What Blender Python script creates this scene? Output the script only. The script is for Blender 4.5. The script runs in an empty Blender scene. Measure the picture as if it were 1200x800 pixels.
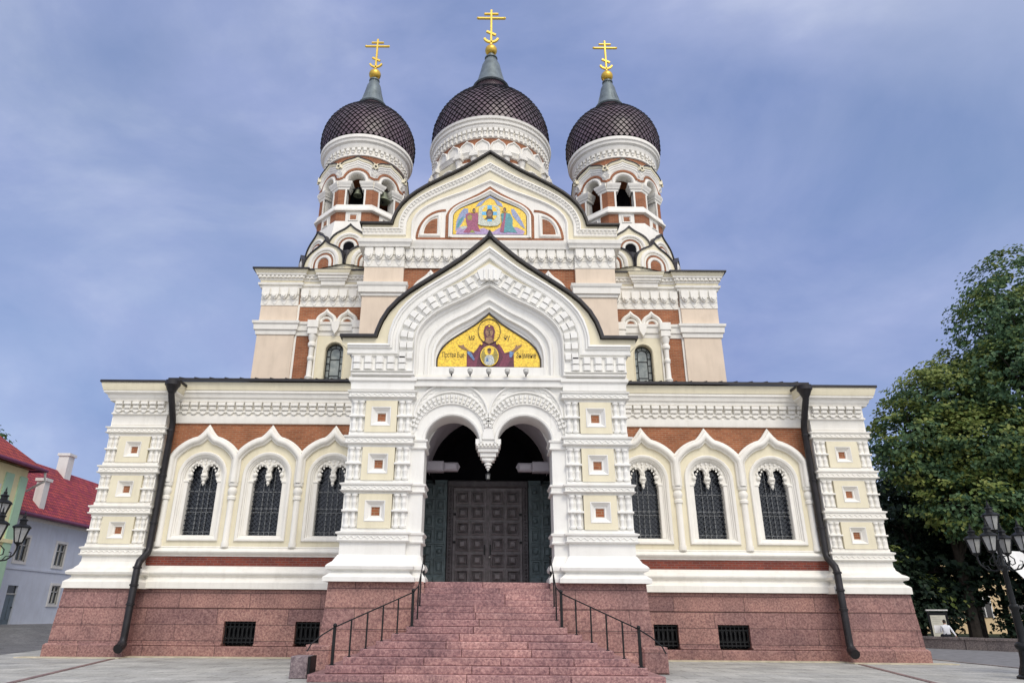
import bpy, math, random
from mathutils import Vector, Matrix
from mathutils.geometry import tessellate_polygon
R = math.radians
PI = math.pi
random.seed(7)
scene = bpy.context.scene
COL = scene.collection

# ------------------------------------------------------------------ camera
cam_d = bpy.data.cameras.new("camera")
cam_d.sensor_width = 36
cam_d.lens = 24.0
cam_d.shift_x = 0.0225
cam_d.clip_end = 3000
cam = bpy.data.objects.new("camera", cam_d)
COL.objects.link(cam)
cam.matrix_world = Matrix.Translation((0, 0, 1.48)) @ Matrix.Rotation(R(90 + 21.8), 4, 'X') @ Matrix.Rotation(0.0075, 4, 'Z')
scene.camera = cam

# ------------------------------------------------------------------ world, sun, exposure
SUN_EL, SUN_AZ = R(46), R(160)          # azimuth measured from +Y towards +X: behind the camera, a little right
world = bpy.data.worlds.new("World")
scene.world = world
world.use_nodes = True
nt = world.node_tree
nt.nodes.clear()
W = nt.nodes.new
out = W('ShaderNodeOutputWorld')
bg = W('ShaderNodeBackground')
sky = W('ShaderNodeTexSky')
sky.sky_type = 'NISHITA'
sky.sun_disc = False
sky.sun_elevation = SUN_EL
sky.sun_rotation = SUN_AZ
sky.air_density = 1.2
sky.dust_density = 1.0
sky.ozone_density = 2.0
tc = W('ShaderNodeTexCoord')
# a layered veil of cloud, laid out by direction on the sky
mp = W('ShaderNodeMapping')
mp.inputs['Scale'].default_value = (1.0, 1.0, 1.7)
mp.inputs['Rotation'].default_value = (0.25, 0.45, 0.2)
n1 = W('ShaderNodeTexNoise')
n1.inputs['Scale'].default_value = 1.6
n1.inputs['Detail'].default_value = 8
n1.inputs['Roughness'].default_value = 0.55
n1.inputs['Distortion'].default_value = 0.35
r1 = W('ShaderNodeValToRGB')
r1.color_ramp.elements[0].position = 0.36
r1.color_ramp.elements[0].color = (0.55, 0.55, 0.55, 1)
r1.color_ramp.elements[1].position = 0.66
r1.color_ramp.elements[1].color = (0.97, 0.97, 0.97, 1)
n2 = W('ShaderNodeTexNoise')
n2.inputs['Scale'].default_value = 2.6
n2.inputs['Detail'].default_value = 9
n2.inputs['Roughness'].default_value = 0.56
n2.inputs['Distortion'].default_value = 0.3
r2 = W('ShaderNodeValToRGB')
r2.color_ramp.elements[0].position = 0.30
r2.color_ramp.elements[0].color = (1.62, 2.16, 4.1, 1)
e2 = r2.color_ramp.elements.new(0.52)
e2.color = (2.55, 3.0, 4.9, 1)
r2.color_ramp.elements[-1].position = 0.66
r2.color_ramp.elements[-1].color = (3.6, 4.0, 5.6, 1)
mx = W('ShaderNodeMix')
mx.data_type = 'RGBA'
L = nt.links.new
L(tc.outputs['Generated'], mp.inputs['Vector'])
L(mp.outputs[0], n1.inputs['Vector'])
L(n1.outputs[0], r1.inputs[0])
L(mp.outputs[0], n2.inputs['Vector'])
L(n2.outputs[0], r2.inputs[0])
L(r1.outputs[0], mx.inputs[0])
L(sky.outputs[0], mx.inputs[6])
L(r2.outputs[0], mx.inputs[7])
# sky glow added round the sun, behind the camera, as warm frontal fill
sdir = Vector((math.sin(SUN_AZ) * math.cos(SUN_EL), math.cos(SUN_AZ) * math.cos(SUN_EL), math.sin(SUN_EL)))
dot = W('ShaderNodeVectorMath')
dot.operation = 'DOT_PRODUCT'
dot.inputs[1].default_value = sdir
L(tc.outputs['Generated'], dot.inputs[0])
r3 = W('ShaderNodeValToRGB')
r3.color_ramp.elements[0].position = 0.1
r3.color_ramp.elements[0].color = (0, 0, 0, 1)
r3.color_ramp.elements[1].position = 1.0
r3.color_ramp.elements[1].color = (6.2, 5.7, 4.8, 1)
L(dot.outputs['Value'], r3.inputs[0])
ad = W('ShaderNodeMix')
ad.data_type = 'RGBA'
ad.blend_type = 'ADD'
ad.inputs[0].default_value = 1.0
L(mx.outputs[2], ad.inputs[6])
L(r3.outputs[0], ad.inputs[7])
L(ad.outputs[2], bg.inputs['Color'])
bg.inputs['Strength'].default_value = 0.1
L(bg.outputs[0], out.inputs[0])

sun_d = bpy.data.lights.new("sun", 'SUN')
sun_d.energy = 1.1
sun_d.angle = R(24)
sun_d.color = (1.0, 0.93, 0.80)
sun = bpy.data.objects.new("sun", sun_d)
COL.objects.link(sun)
sun.rotation_euler = sdir.to_track_quat('Z', 'Y').to_euler()
sun.location = sdir * 60
vs = scene.view_settings
vs.view_transform = 'Standard'
vs.look = 'None'
vs.gamma = 1
vs.exposure = 0.58
vs.use_curve_mapping = False

# ------------------------------------------------------------------ materials
MATS = {}


class NT:
    def __init__(s, name):
        s.m = bpy.data.materials.new(name)
        s.m.use_nodes = True
        s.t = s.m.node_tree
        s.t.nodes.clear()
        s.o = s.n('OutputMaterial')
        s.b = s.n('BsdfPrincipled')
        s.l(s.b, 0, s.o, 0)
        MATS[name] = s.m

    def n(s, k):
        return s.t.nodes.new('ShaderNode' + k)

    def l(s, a, i, b, j):
        s.t.links.new(a.outputs[i], b.inputs[j])

    def pos(s, scale=(1, 1, 1)):
        g = s.n('NewGeometry')
        m = s.n('Mapping')
        m.inputs['Scale'].default_value = scale
        s.l(g, 'Position', m, 0)
        return m

    def wallpos(s):
        """x+y along the wall, z up: works on every upright face"""
        g = s.n('NewGeometry')
        sp = s.n('SeparateXYZ')
        ad = s.n('Math')
        cb = s.n('CombineXYZ')
        s.l(g, 'Position', sp, 0)
        s.l(sp, 0, ad, 0)
        s.l(sp, 1, ad, 1)
        s.l(ad, 0, cb, 0)
        s.l(sp, 2, cb, 1)
        return cb

    def noise(s, vec, scale, detail=3, rough=.55):
        n = s.n('TexNoise')
        n.inputs['Scale'].default_value = scale
        n.inputs['Detail'].default_value = detail
        n.inputs['Roughness'].default_value = rough
        s.l(vec, 0, n, 'Vector')
        return n

    def ramp(s, src, stops, si=0):
        r = s.n('ValToRGB')
        while len(r.color_ramp.elements) < len(stops):
            r.color_ramp.elements.new(.5)
        for e, (p, c) in zip(r.color_ramp.elements, stops):
            e.position = p
            e.color = (*c, 1) if not isinstance(c, (int, float)) else (c, c, c, 1)
        s.l(src, si, r, 0)
        return r

    def mix(s, a, b, fac, mode='MIX'):
        m = s.n('Mix')
        m.data_type = 'RGBA'
        m.blend_type = mode
        for sock, v in ((6, a), (7, b)):
            if isinstance(v, tuple):
                m.inputs[sock].default_value = (*v, 1)
            else:
                s.t.links.new(v, m.inputs[sock])
        if isinstance(fac, (int, float)):
            m.inputs[0].default_value = fac
        else:
            s.t.links.new(fac, m.inputs[0])
        return m

    def bump(s, src, si=0, strength=.3, dist=.02):
        b = s.n('Bump')
        b.inputs['Strength'].default_value = strength
        b.inputs['Distance'].default_value = dist
        s.l(src, si, b, 'Height')
        s.l(b, 0, s.b, 'Normal')

    def set(s, rough=.6, metal=0, spec=.4):
        s.b.inputs['Roughness'].default_value = rough
        s.b.inputs['Metallic'].default_value = metal
        s.b.inputs['Specular IOR Level'].default_value = spec
        return s.m


def shade(c, k):
    return tuple(x * k for x in c)


def stucco(name, c, var=.08, grime=(.55, .53, .5), g=.25, rough=.75):
    s = NT(name)
    a = s.noise(s.pos((1, 1, 1)), 1.3, 4)
    r = s.ramp(a, [(.3, shade(c, 1 - var)), (.7, shade(c, 1 + var * .5))])
    st = s.noise(s.pos((2.2, 2.2, .35)), 1.7, 6, .65)       # rain streaks run down
    sr = s.ramp(st, [(.47, 0.0), (.74, 1.0)])
    sc = s.n('Math')
    sc.operation = 'MULTIPLY'
    s.l(sr, 0, sc, 0)
    sc.inputs[1].default_value = g
    m = s.mix(r.outputs[0], tuple(x * y for x, y in zip(c, grime)), sc.outputs[0])
    s.l(m, 2, s.b, 'Base Color')
    f = s.noise(s.pos(), 22, 4, .6)
    s.bump(f, 0, .25, .015)
    return s.set(rough, 0, .25)


def plain(name, c, rough=.5, metal=0, var=.12, spec=.4, scale=3, bump=0):
    s = NT(name)
    a = s.noise(s.pos(), scale, 4)
    r = s.ramp(a, [(.3, shade(c, 1 - var)), (.7, shade(c, 1 + var))])
    s.l(r, 0, s.b, 'Base Color')
    if bump:
        s.bump(s.noise(s.pos(), scale * 6, 3), 0, bump, .02)
    return s.set(rough, metal, spec)


def brick(name, c1, c2, mortar, bw=.27, bh=.085, ms=.012, rough=.8):
    s = NT(name)
    w = s.wallpos()
    b = s.n('TexBrick')
    b.inputs['Color1'].default_value = (*c1, 1)
    b.inputs['Color2'].default_value = (*c2, 1)
    b.inputs['Mortar'].default_value = (*mortar, 1)
    b.inputs['Scale'].default_value = 1
    b.inputs['Brick Width'].default_value = bw
    b.inputs['Row Height'].default_value = bh
    b.inputs['Mortar Size'].default_value = ms
    b.inputs['Bias'].default_value = -.1
    s.l(w, 0, b, 'Vector')
    n = s.noise(s.pos(), 1.1, 5, .65)
    r = s.ramp(n, [(.3, .72), (.7, 1.15)])
    m = s.mix(b.outputs[0], r.outputs[0], 1.0, 'MULTIPLY')
    s.l(m, 2, s.b, 'Base Color')
    s.bump(b, 1, -.5, .01)
    return s.set(rough, 0, .25)


def granite(name, base, dark, light, bw=0, bh=0, rough=.6, joint=.012, island=False):
    s = NT(name)
    a = s.noise(s.pos(), 15, 4, .8)
    r = s.ramp(a, [(.36, dark), (.5, base), (.64, light)])
    b = s.noise(s.pos(), .9, 4, .6)
    rb = s.ramp(b, [(.3, (.72, .68, .7)), (.7, (1.2, 1.12, 1.08))])
    m = s.mix(r.outputs[0], rb.outputs[0], 1.0, 'MULTIPLY')
    last = m
    if island:
        g = s.n('NewGeometry')
        ri = s.ramp(g, [(0, (.78, .74, .76)), (.5, (.98, .95, .95)), (1, (1.18, 1.16, 1.1))], 'Random Per Island')
        last = m = s.mix(m.outputs[2], ri.outputs[0], 1.0, 'MULTIPLY')
    if bw:
        k = s.n('TexBrick')
        k.inputs['Color1'].default_value = (.82, .79, .83, 1)
        k.inputs['Color2'].default_value = (1.14, 1.1, 1.05, 1)
        k.inputs['Mortar'].default_value = (.32, .3, .32, 1)
        k.inputs['Scale'].default_value = 1
        k.inputs['Brick Width'].default_value = bw
        k.inputs['Row Height'].default_value = bh
        k.inputs['Mortar Size'].default_value = joint
        k.inputs['Mortar Smooth'].default_value = .3
        k.offset = .43
        s.l(s.wallpos(), 0, k, 'Vector')
        last = s.mix(m.outputs[2], k.outputs[0], 1.0, 'MULTIPLY')
        s.bump(k, 1, -.6, .012)
    else:
        s.bump(a, 0, .35, .012)
    s.l(last, 2, s.b, 'Base Color')
    return s.set(rough, 0, .35)


stucco('white', (.825, .80, .73), .05, g=.24)
stucco('porch_white', (.805, .795, .75), .05, g=.2)
stucco('cream', (.76, .70, .52), .06, g=.22)
stucco('beige', (.72, .60, .47), .07, g=.25)
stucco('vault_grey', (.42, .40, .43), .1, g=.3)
brick('brick', (.36, .125, .055), (.26, .08, .035), (.32, .2, .12))
brick('brick_dark', (.24, .05, .03), (.15, .035, .028), (.2, .11, .09))
granite('plinth_granite', (.30, .172, .152), (.15, .085, .087), (.42, .28, .24), 2.6, .54)
granite('step_granite', (.31, .18, .18), (.15, .085, .095), (.47, .31, .29), island=True)
granite('grey_granite', (.22, .18, .19), (.11, .09, .1), (.33, .29, .29))
plain('roof_metal', (.028, .026, .028), .45, .3, .25)
plain('black_iron', (.012, .013, .014), .5, .4, .3)
plain('pipe_black', (.02, .018, .02), .42, .2, .3)
plain('neck_lead', (.13, .16, .17), .45, .45, .25, scale=2)
plain('gold', (.62, .40, .07), .32, .85, .12)
plain('gold_paint', (.75, .52, .08), .45, .35, .1)
plain('bronze', (.22, .24, .17), .45, .6, .2)
plain('sash_grey', (.28, .29, .29), .5)
plain('grille_iron', (.035, .04, .05), .45, .3, .2)
plain('glass_dark', (.010, .013, .020), .08, 0, .3, .6, 1.5, .12)
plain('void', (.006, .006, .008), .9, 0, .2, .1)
plain('door_wood', (.215, .195, .20), .5, 0, .3, .4, 5, .2)
plain('door_frame_wood', (.10, .09, .095), .5, 0, .3, .4, 5, .2)
plain('panel_teal', (.15, .20, .21), .55, 0, .25, .4, 5, .2)
plain('wood_white', (.45, .45, .42), .5)
plain('mosaic_line', (.03, .02, .015), .5)
plain('bulb_glass', (.75, .75, .72), .2, 0, .05, .6)


def leaded(name):
    s = NT(name)
    a = s.noise(s.pos(), 2.2, 3)
    r = s.ramp(a, [(.35, (.16, .19, .19)), (.65, (.36, .39, .36))])
    s.l(r, 0, s.b, 'Base Color')
    return s.set(.22, 0, .5)


leaded('glass_leaded')


def tessera(name, c, var=.3):
    s = NT(name)
    v = s.n('TexVoronoi')
    v.inputs['Scale'].default_value = 26
    s.l(s.wallpos(), 0, v, 'Vector')
    sp = s.n('SeparateColor')
    s.l(v, 'Color', sp, 0)
    r = s.ramp(sp, [(0, shade(c, 1 - var)), (1, shade(c, 1 + var))])
    s.l(r, 0, s.b, 'Base Color')
    return s.set(.38, 0, .5)


for nm, c in dict(t_gold=(.82, .55, .05), t_wine=(.10, .018, .038), t_wine2=(.17, .03, .06), t_skin=(.27, .15, .08),
                  t_brown=(.06, .03, .02), t_blue=(.13, .22, .40), t_sky=(.10, .42, .68), t_teal=(.07, .27, .30),
                  t_linen=(.52, .55, .46), t_wing=(.25, .30, .46), t_olive=(.30, .24, .05), t_violet=(.38, .28, .46),
                  t_rose=(.30, .07, .14), t_pale=(.45, .48, .45), t_green=(.28, .33, .05)).items():
    tessera(nm, c)


# ------------------------------------------------------------------ mesh builder
class M:
    def __init__(s, T=None):
        s.v, s.f, s.mi, s.mats = [], [], [], []
        s.T = T

    def slot(s, m):
        if m not in s.mats:
            s.mats.append(m)
        return s.mats.index(m)

    def add(s, vs, fs, m):
        k = len(s.v)
        i = s.slot(m)
        if s.T is not None:
            s.v += [tuple(s.T @ Vector(p)) for p in vs]
        else:
            s.v += [tuple(p) for p in vs]
        for f in fs:
            s.f.append(tuple(k + q for q in f))
            s.mi.append(i)

    def box(s, x0, x1, y0, y1, z0, z1, m, c=0):
        """box; c bevels the four front edges (front = low y)"""
        if c:
            vs = [(x0, y0 + c, z0), (x1, y0 + c, z0), (x1, y0 + c, z1), (x0, y0 + c, z1),
                  (x0 + c, y0, z0 + c), (x1 - c, y0, z0 + c), (x1 - c, y0, z1 - c), (x0 + c, y0, z1 - c),
                  (x0, y1, z0), (x1, y1, z0), (x1, y1, z1), (x0, y1, z1)]
            fs = [(4, 5, 6, 7), (0, 1, 5, 4), (1, 2, 6, 5), (2, 3, 7, 6), (3, 0, 4, 7),
                  (8, 9, 1, 0), (9, 10, 2, 1), (10, 11, 3, 2), (11, 8, 0, 3), (11, 10, 9, 8)]
            s.add(vs, fs, m)
            return
        vs = [(x, y, z) for z in (z0, z1) for y in (y0, y1) for x in (x0, x1)]
        s.add(vs, [(0, 2, 3, 1), (4, 5, 7, 6), (0, 1, 5, 4), (2, 6, 7, 3), (0, 4, 6, 2), (1, 3, 7, 5)], m)

    def prism(s, pts, y0, y1, m, holes=(), side=None, back=False):
        """polygon in x,z given depth from y0 (front) to y1"""
        def dd(l):
            o = []
            for p in l:
                if not o or math.hypot(p[0] - o[-1][0], p[1] - o[-1][1]) > 1e-5:
                    o.append(p)
            if math.hypot(o[0][0] - o[-1][0], o[0][1] - o[-1][1]) < 1e-5:
                o.pop()
            return o
        loops = [dd(pts)] + [dd(h) for h in holes]
        flat = [p for l in loops for p in l]
        n = len(flat)
        vs = [(p[0], y0, p[1]) for p in flat]
        tri = tessellate_polygon([[Vector((p[0], p[1], 0)) for p in l] for l in loops])
        fs = [tuple(t) for t in tri]
        s.add(vs, fs, m)
        if y1 is not None and y1 != y0:
            vs2 = vs + [(p[0], y1, p[1]) for p in flat]
            fs = []
            k = 0
            for l in loops:
                q = len(l)
                for i in range(q):
                    a, b = k + i, k + (i + 1) % q
                    fs.append((a, b, b + n, a + n))
                k += q
            s.add(vs2, fs, side or m)
            if back:
                s.add([(p[0], y1, p[1]) for p in flat], [tuple(t) for t in tri], m)

    def sweep(s, path, prof, m, y=0, closed=False, plan=False, z=0, cap=True):
        """moulding: profile (n,d) run along a 2D path. Facade: path is (x,z), n to the left of travel, d towards -y.
        plan=True: path is (x,y), n to the right of travel (outward), d is height z."""
        P = []
        for p in path:
            p = Vector(p)
            if not P or (p - P[-1]).length > 1e-6:
                P.append(p)
        if closed and (P[0] - P[-1]).length < 1e-6:
            P.pop()
        N = len(P)
        nor = []
        for i in range(N):
            a = P[i - 1] if (i > 0 or closed) else None
            b = P[(i + 1) % N] if (i < N - 1 or closed) else None
            ns = []
            for u, v in ((a, P[i]), (P[i], b)):
                if u is None or v is None:
                    continue
                t = v - u
                if t.length < 1e-9:
                    continue
                t.normalize()
                ns.append(Vector((-t.y, t.x)))
            if len(ns) == 2:
                h = ns[0] + ns[1]
                if h.length < 1e-6:
                    nn = ns[0]
                else:
                    h.normalize()
                    nn = h / max(h.dot(ns[0]), .35)
            else:
                nn = ns[0]
            nor.append(nn)
        k = len(prof)
        vs = []
        for p, n in zip(P, nor):
            for a, d in prof:
                if plan:
                    q = p - n * a
                    vs.append((q.x, q.y, z + d))
                else:
                    q = p + n * a
                    vs.append((q.x, y - d, q.y))
        fs = []
        for i in range(N if closed else N - 1):
            j = (i + 1) % N
            for q in range(k - 1):
                fs.append((i * k + q, j * k + q, j * k + q + 1, i * k + q + 1))
        if cap and not closed and k > 2:
            fs.append(tuple(range(k)))
            fs.append(tuple((N - 1) * k + q for q in range(k)))
        s.add(vs, fs, m)

    def lathe(s, prof, m, cx=0, cy=0, seg=12, a0=0, a1=2 * PI, rot=0):
        full = abs(a1 - a0 - 2 * PI) < 1e-6
        n = seg if full else seg + 1
        vs = []
        for r, z in prof:
            for i in range(n):
                a = a0 + (a1 - a0) * i / seg + rot
                vs.append((cx + r * math.cos(a), cy + r * math.sin(a), z))
        fs = []
        for j in range(len(prof) - 1):
            for i in range(seg):
                i2 = (i + 1) % n
                fs.append((j * n + i, j * n + i2, (j + 1) * n + i2, (j + 1) * n + i))
        if full:
            if prof[0][0] > 1e-4:
                fs.append(tuple(range(n)))
            if prof[-1][0] > 1e-4:
                fs.append(tuple((len(prof) - 1) * n + i for i in range(n)))
        s.add(vs, fs, m)

    def tube(s, pts, r, m, seg=6, r1=None):
        P = [Vector(p) for p in pts]
        N = len(P)
        vs, fs = [], []
        u = None
        for i, p in enumerate(P):
            t = (P[min(i + 1, N - 1)] - P[max(i - 1, 0)]).normalized()
            if u is None:
                u = t.cross(Vector((0, 0, 1)))
                if u.length < .05:
                    u = t.cross(Vector((1, 0, 0)))
            u = (u - t * u.dot(t)).normalized()
            w = t.cross(u)
            rr = r if r1 is None else r + (r1 - r) * i / (N - 1)
            for j in range(seg):
                a = 2 * PI * j / seg
                vs.append(p + u * rr * math.cos(a) + w * rr * math.sin(a))
        for i in range(N - 1):
            for j in range(seg):
                k = (j + 1) % seg
                fs.append((i * seg + j, i * seg + k, (i + 1) * seg + k, (i + 1) * seg + j))
        fs += [tuple(range(seg)), tuple((N - 1) * seg + j for j in range(seg))]
        s.add(vs, fs, m)

    def loft(s, curves, m, y=0):
        """skin between matching facade curves [(pts, depth)], depth towards -y"""
        n = len(curves[0][0])
        vs = [(a, y - d, b) for pts, d in curves for a, b in pts]
        fs = [(k * n + i, k * n + i + 1, (k + 1) * n + i + 1, (k + 1) * n + i) for k in range(len(curves) - 1) for i in range(n - 1)]
        s.add(vs, fs, m)

    def bar(s, a, b, w, d, m, up=(0, -1, 0)):
        """rectangular bar from a to b, w across, d along up"""
        a, b = Vector(a), Vector(b)
        t = (b - a).normalized()
        u = Vector(up)
        u = (u - t * u.dot(t)).normalized()
        c = t.cross(u) * (w / 2)
        u = u * (d / 2)
        vs = [p + i * c + j * u for p in (a, b) for i, j in ((-1, -1), (1, -1), (1, 1), (-1, 1))]
        s.add(vs, [(0, 1, 2, 3), (7, 6, 5, 4), (0, 4, 5, 1), (1, 5, 6, 2), (2, 6, 7, 3), (3, 7, 4, 0)], m)

    def ball(s, c, r, m, seg=12, rings=8, sz=1):
        pr = [(max(r * math.sin(PI * i / rings), 1e-5), c[2] - r * sz * math.cos(PI * i / rings)) for i in range(rings + 1)]
        s.lathe(pr, m, c[0], c[1], seg)

    def build(s, name, parent=None, smooth=True, label=None):
        me = bpy.data.meshes.new(name)
        org = Vector((0, 0, 0))
        q = parent
        while q is not None:
            org += q.location
            q = q.parent
        me.from_pydata([(x - org.x, y - org.y, z - org.z) for x, y, z in s.v], [], s.f)
        for m in s.mats:
            me.materials.append(MATS[m])
        me.polygons.foreach_set('material_index', s.mi)
        me.update()
        if smooth:
            me.polygons.foreach_set('use_smooth', [True] * len(me.polygons))
            me.set_sharp_from_angle(angle=R(38))
        o = bpy.data.objects.new(name, me)
        COL.objects.link(o)
        if parent is not None:
            o.parent = parent
        if label:
            o['label'] = label
        return o


def empty(name, loc=(0, 0, 0), parent=None):
    o = bpy.data.objects.new(name, None)
    COL.objects.link(o)
    o.location = loc
    o.empty_display_size = .3
    if parent is not None:
        q, org = parent, Vector((0, 0, 0))
        while q is not None:
            org += q.location
            q = q.parent
        o.parent = parent
        o.location = Vector(loc) - org
    return o


def tag(o, label, cat, group=None):
    o['label'] = label
    o['category'] = cat
    if group:
        o['group'] = group
    return o


def kind(o, k):
    o['kind'] = k
    return o


# ------------------------------------------------------------------ shape vocabulary
def arc(cx, cz, r, a0, a1, n=16, rz=None):
    rz = rz or r
    return [(cx + r * math.cos(R(a0 + (a1 - a0) * i / n)), cz + rz * math.sin(R(a0 + (a1 - a0) * i / n))) for i in range(n + 1)]


def roll(n0, n1, d, k=5, d0=0):
    c, h = (n0 + n1) / 2, (n1 - n0) / 2
    return [(c - h * math.cos(PI * i / k), d0 + d * math.sin(PI * i / k)) for i in range(k + 1)]


def step(n0, n1, d, d0=0):
    return [(n0, d0), (n0, d), (n1, d), (n1, d0)]


OG_A = [(1, 0), (.985, .06), (.954, .15), (.90, .25), (.82, .345), (.73, .425), (.63, .497), (.53, .567), (.432, .635), (.34, .70), (.258, .762), (.18, .83), (.11, .895), (.05, .95), (0, 1)]
OG_B = [(1, 0), (.99, .09), (.965, .19), (.925, .28), (.87, .365), (.80, .445), (.72, .52), (.63, .585), (.53, .65), (.43, .705), (.33, .765), (.23, .835), (.14, .90), (.06, .96), (0, 1)]
OG_K = [(1, 0), (.985, .13), (.94, .28), (.86, .42), (.76, .53), (.64, .62), (.5, .695), (.37, .755), (.25, .815), (.14, .885), (.06, .95), (0, 1)]


def ogee(a, z0, z1, shape=OG_A, leg=None, cx=0):
    """left spring over the apex to the right spring; leg = lower z of straight legs"""
    pts = [(-a * u, z0 + (z1 - z0) * w) for u, w in shape]
    pts = pts + [(-x, z) for x, z in reversed(pts[:-1])]
    if leg is not None:
        pts = [(-a, leg)] + pts + [(a, leg)]
    return [(x + cx, z) for x, z in pts]


def stations(path, sp, margin=.5):
    P = [Vector(p) for p in path]
    seg = [(P[i + 1] - P[i]).length for i in range(len(P) - 1)]
    tot = sum(seg)
    n = max(1, round(tot / sp))
    res = []
    for k in range(n):
        d = tot * (k + margin) / n
        i = 0
        while i < len(seg) - 1 and d > seg[i]:
            d -= seg[i]
            i += 1
        t = (P[i + 1] - P[i]).normalized()
        res.append((P[i] + t * d, t, tot / n))
    return res


def billets(m, path, sp, n0, n1, d, y, mat, fill=.72):
    """row of rounded blocks set along a moulding"""
    for p, t, pitch in stations(path, sp):
        n = Vector((-t.y, t.x))
        h = pitch * fill / 2
        for a, b, dd in ((n0, n0 + (n1 - n0) * .45, d * .75), (n0 + (n1 - n0) * .5, n1, d)):
            vs = []
            for (u, w) in ((-h, a), (h, a), (h, b), (-h, b)):
                q = p + t * u + n * w
                vs.append((q.x, y, q.y))
            for (u, w) in ((-h * .6, a), (h * .6, a), (h * .6, b), (-h * .6, b)):
                q = p + t * u + n * (a + (w - a) * 1.0)
                vs.append((q.x, y - dd, q.y))
            m.add(vs, [(4, 5, 6, 7), (0, 1, 5, 4), (1, 2, 6, 5), (2, 3, 7, 6), (3, 0, 4, 7)], mat)


def dentils(m, x0, x1, y, z0, z1, mat, pitch=.36, out=.2):
    """corbel table: stepped blocks over a row of hanging half-round drops"""
    n = max(1, round((x1 - x0) / pitch))
    p = (x1 - x0) / n
    h = z1 - z0
    m.box(x0, x1, y - out * .35, y, z0 + h * .2, z0 + h * .34, mat)
    for i in range(n):
        c = x0 + p * (i + .5)
        m.box(c - p * .41, c + p * .41, y - out, y, z0 + h * .72, z1, mat, .012)
        m.box(c - p * .36, c + p * .36, y - out * .72, y, z0 + h * .36, z0 + h * .7, mat, .03)
        m.prism(arc(c, z0 + h * .2, p * .3, 180, 360, 6, h * .2), y - out * .5, y, mat)


def pendant_frieze(m, x0, x1, y, z0, z1, mat, pitch=.45, out=.22):
    """band of little brackets over a zigzag of pointed drops"""
    n = max(1, round((x1 - x0) / pitch))
    p = (x1 - x0) / n
    h = z1 - z0
    low = []
    for i in range(n):
        a = x0 + p * i
        low += [(a, z0 + h * .34), (a + p * .2, z0 + h * .3), (a + p * .33, z0 + h * .08), (a + p * .5, z0), (a + p * .67, z0 + h * .08), (a + p * .8, z0 + h * .3)]
    low.append((x1, z0 + h * .34))
    m.prism(low + [(x1, z0 + h * .62), (x0, z0 + h * .62)], y - out * .3, y, mat)
    m.box(x0, x1, y - out * .55, y, z0 + h * .6, z1, mat)
    m.box(x0, x1, y - out * .16, y, z0 - h * .04, z0 + h * .62, mat)
    for i in range(n):
        c = x0 + p * (i + .5)
        m.prism([(c - p * .4, z1 - h * .02), (c - p * .4, z0 + h * .66), (c - p * .28, z0 + h * .42), (c, z0 + h * .3), (c + p * .28, z0 + h * .42), (c + p * .4, z0 + h * .66), (c + p * .4, z1 - h * .02)],
                y - out, y, mat)
        m.prism(arc(c, z0 + h * .56, p * .2, 180, 360, 6, h * .16), y - out * 1.35, y, mat)


def wave(m, x0, x1, y, z, amp, wl, mat, r=.022):
    n = max(2, round((x1 - x0) / wl))
    pts = []
    for i in range(n * 6 + 1):
        pts.append((x0 + (x1 - x0) * i / (n * 6), z + amp * math.sin(2 * PI * i / 6)))
    m.sweep(pts, roll(-r, r, r * 1.3, 3), mat, y)


def cornice(m, path, prof, mat, z=0):
    m.sweep(path, prof, mat, plan=True, z=z)


def around(x0, x1, yf, yb):
    return [(x0, yb), (x0, yf), (x1, yf), (x1, yb)]


BAL = [(.55, 0), (1, .03), (1, .08), (.7, .1), (.62, .2), (.8, .27), (.8, .31), (.6, .34), (.62, .44), (1.0, .49), (1.05, .54), (.65, .58), (.6, .68), (.8, .73), (.8, .78), (.62, .82), (.66, .9), (1, .94), (1, 1.0)]


def baluster(m, cx, cy, z0, z1, r, mat, seg=10):
    m.lathe([(r * a, z0 + (z1 - z0) * b) for a, b in BAL], mat, cx, cy, seg)


def kokoshnik(m, cx, z0, w, h, y, depth, brick_core=True, roofm='roof_metal'):
    """small keel-arched gable with ringed mouldings, roofed behind"""
    o = ogee(w / 2, z0 + .12, z0 + h, OG_K, z0, cx)
    m.prism(o, y, y + depth, 'cream', side=roofm)
    m.sweep(o, [(-.03, .0), (-.03, .07), (.05, .07), (.05, -depth)], roofm, y)
    r = w / 2 * .96
    cz = z0 + .14 * h
    for a, b, d, mt in ((.62, .80, .09, 'white'), (.52, .60, .05, 'white'), (.44, .51, .025, 'brick'), (.27, .43, .07, 'white')):
        pth = [(cx - r * (a + b) / 2, z0)] + arc(cx, cz, r * (a + b) / 2, 180, 0, 14) + [(cx + r * (a + b) / 2, z0)]
        hw = r * (b - a) / 2
        m.sweep(pth, roll(-hw, hw, d, 4) if mt == 'white' else step(-hw, hw, d), mt, y)
    core = [(cx + r * .27, z0)] + arc(cx, cz, r * .27, 0, 180, 10) + [(cx - r * .27, z0)]
    m.prism(core, y - .012, y, 'brick' if brick_core else 'void')
# ================================================================== THE CATHEDRAL
OG_M = [((a[0] + b[0]) / 2, (a[1] + b[1]) / 2) for a, b in zip(OG_A, OG_B)]
cath = empty('cathedral', (0, 27, 0))
tag(cath, 'white and brick domed cathedral with three dark onion domes above red granite steps', 'church')
MIR = Matrix.Scale(-1, 4, Vector((1, 0, 0)))


def side_T(s):
    return None if s > 0 else MIR


def cols_T(x, y, a=0):
    return Matrix.Translation((x, y, 0)) @ Matrix.Rotation(a, 4, 'Z')


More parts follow.
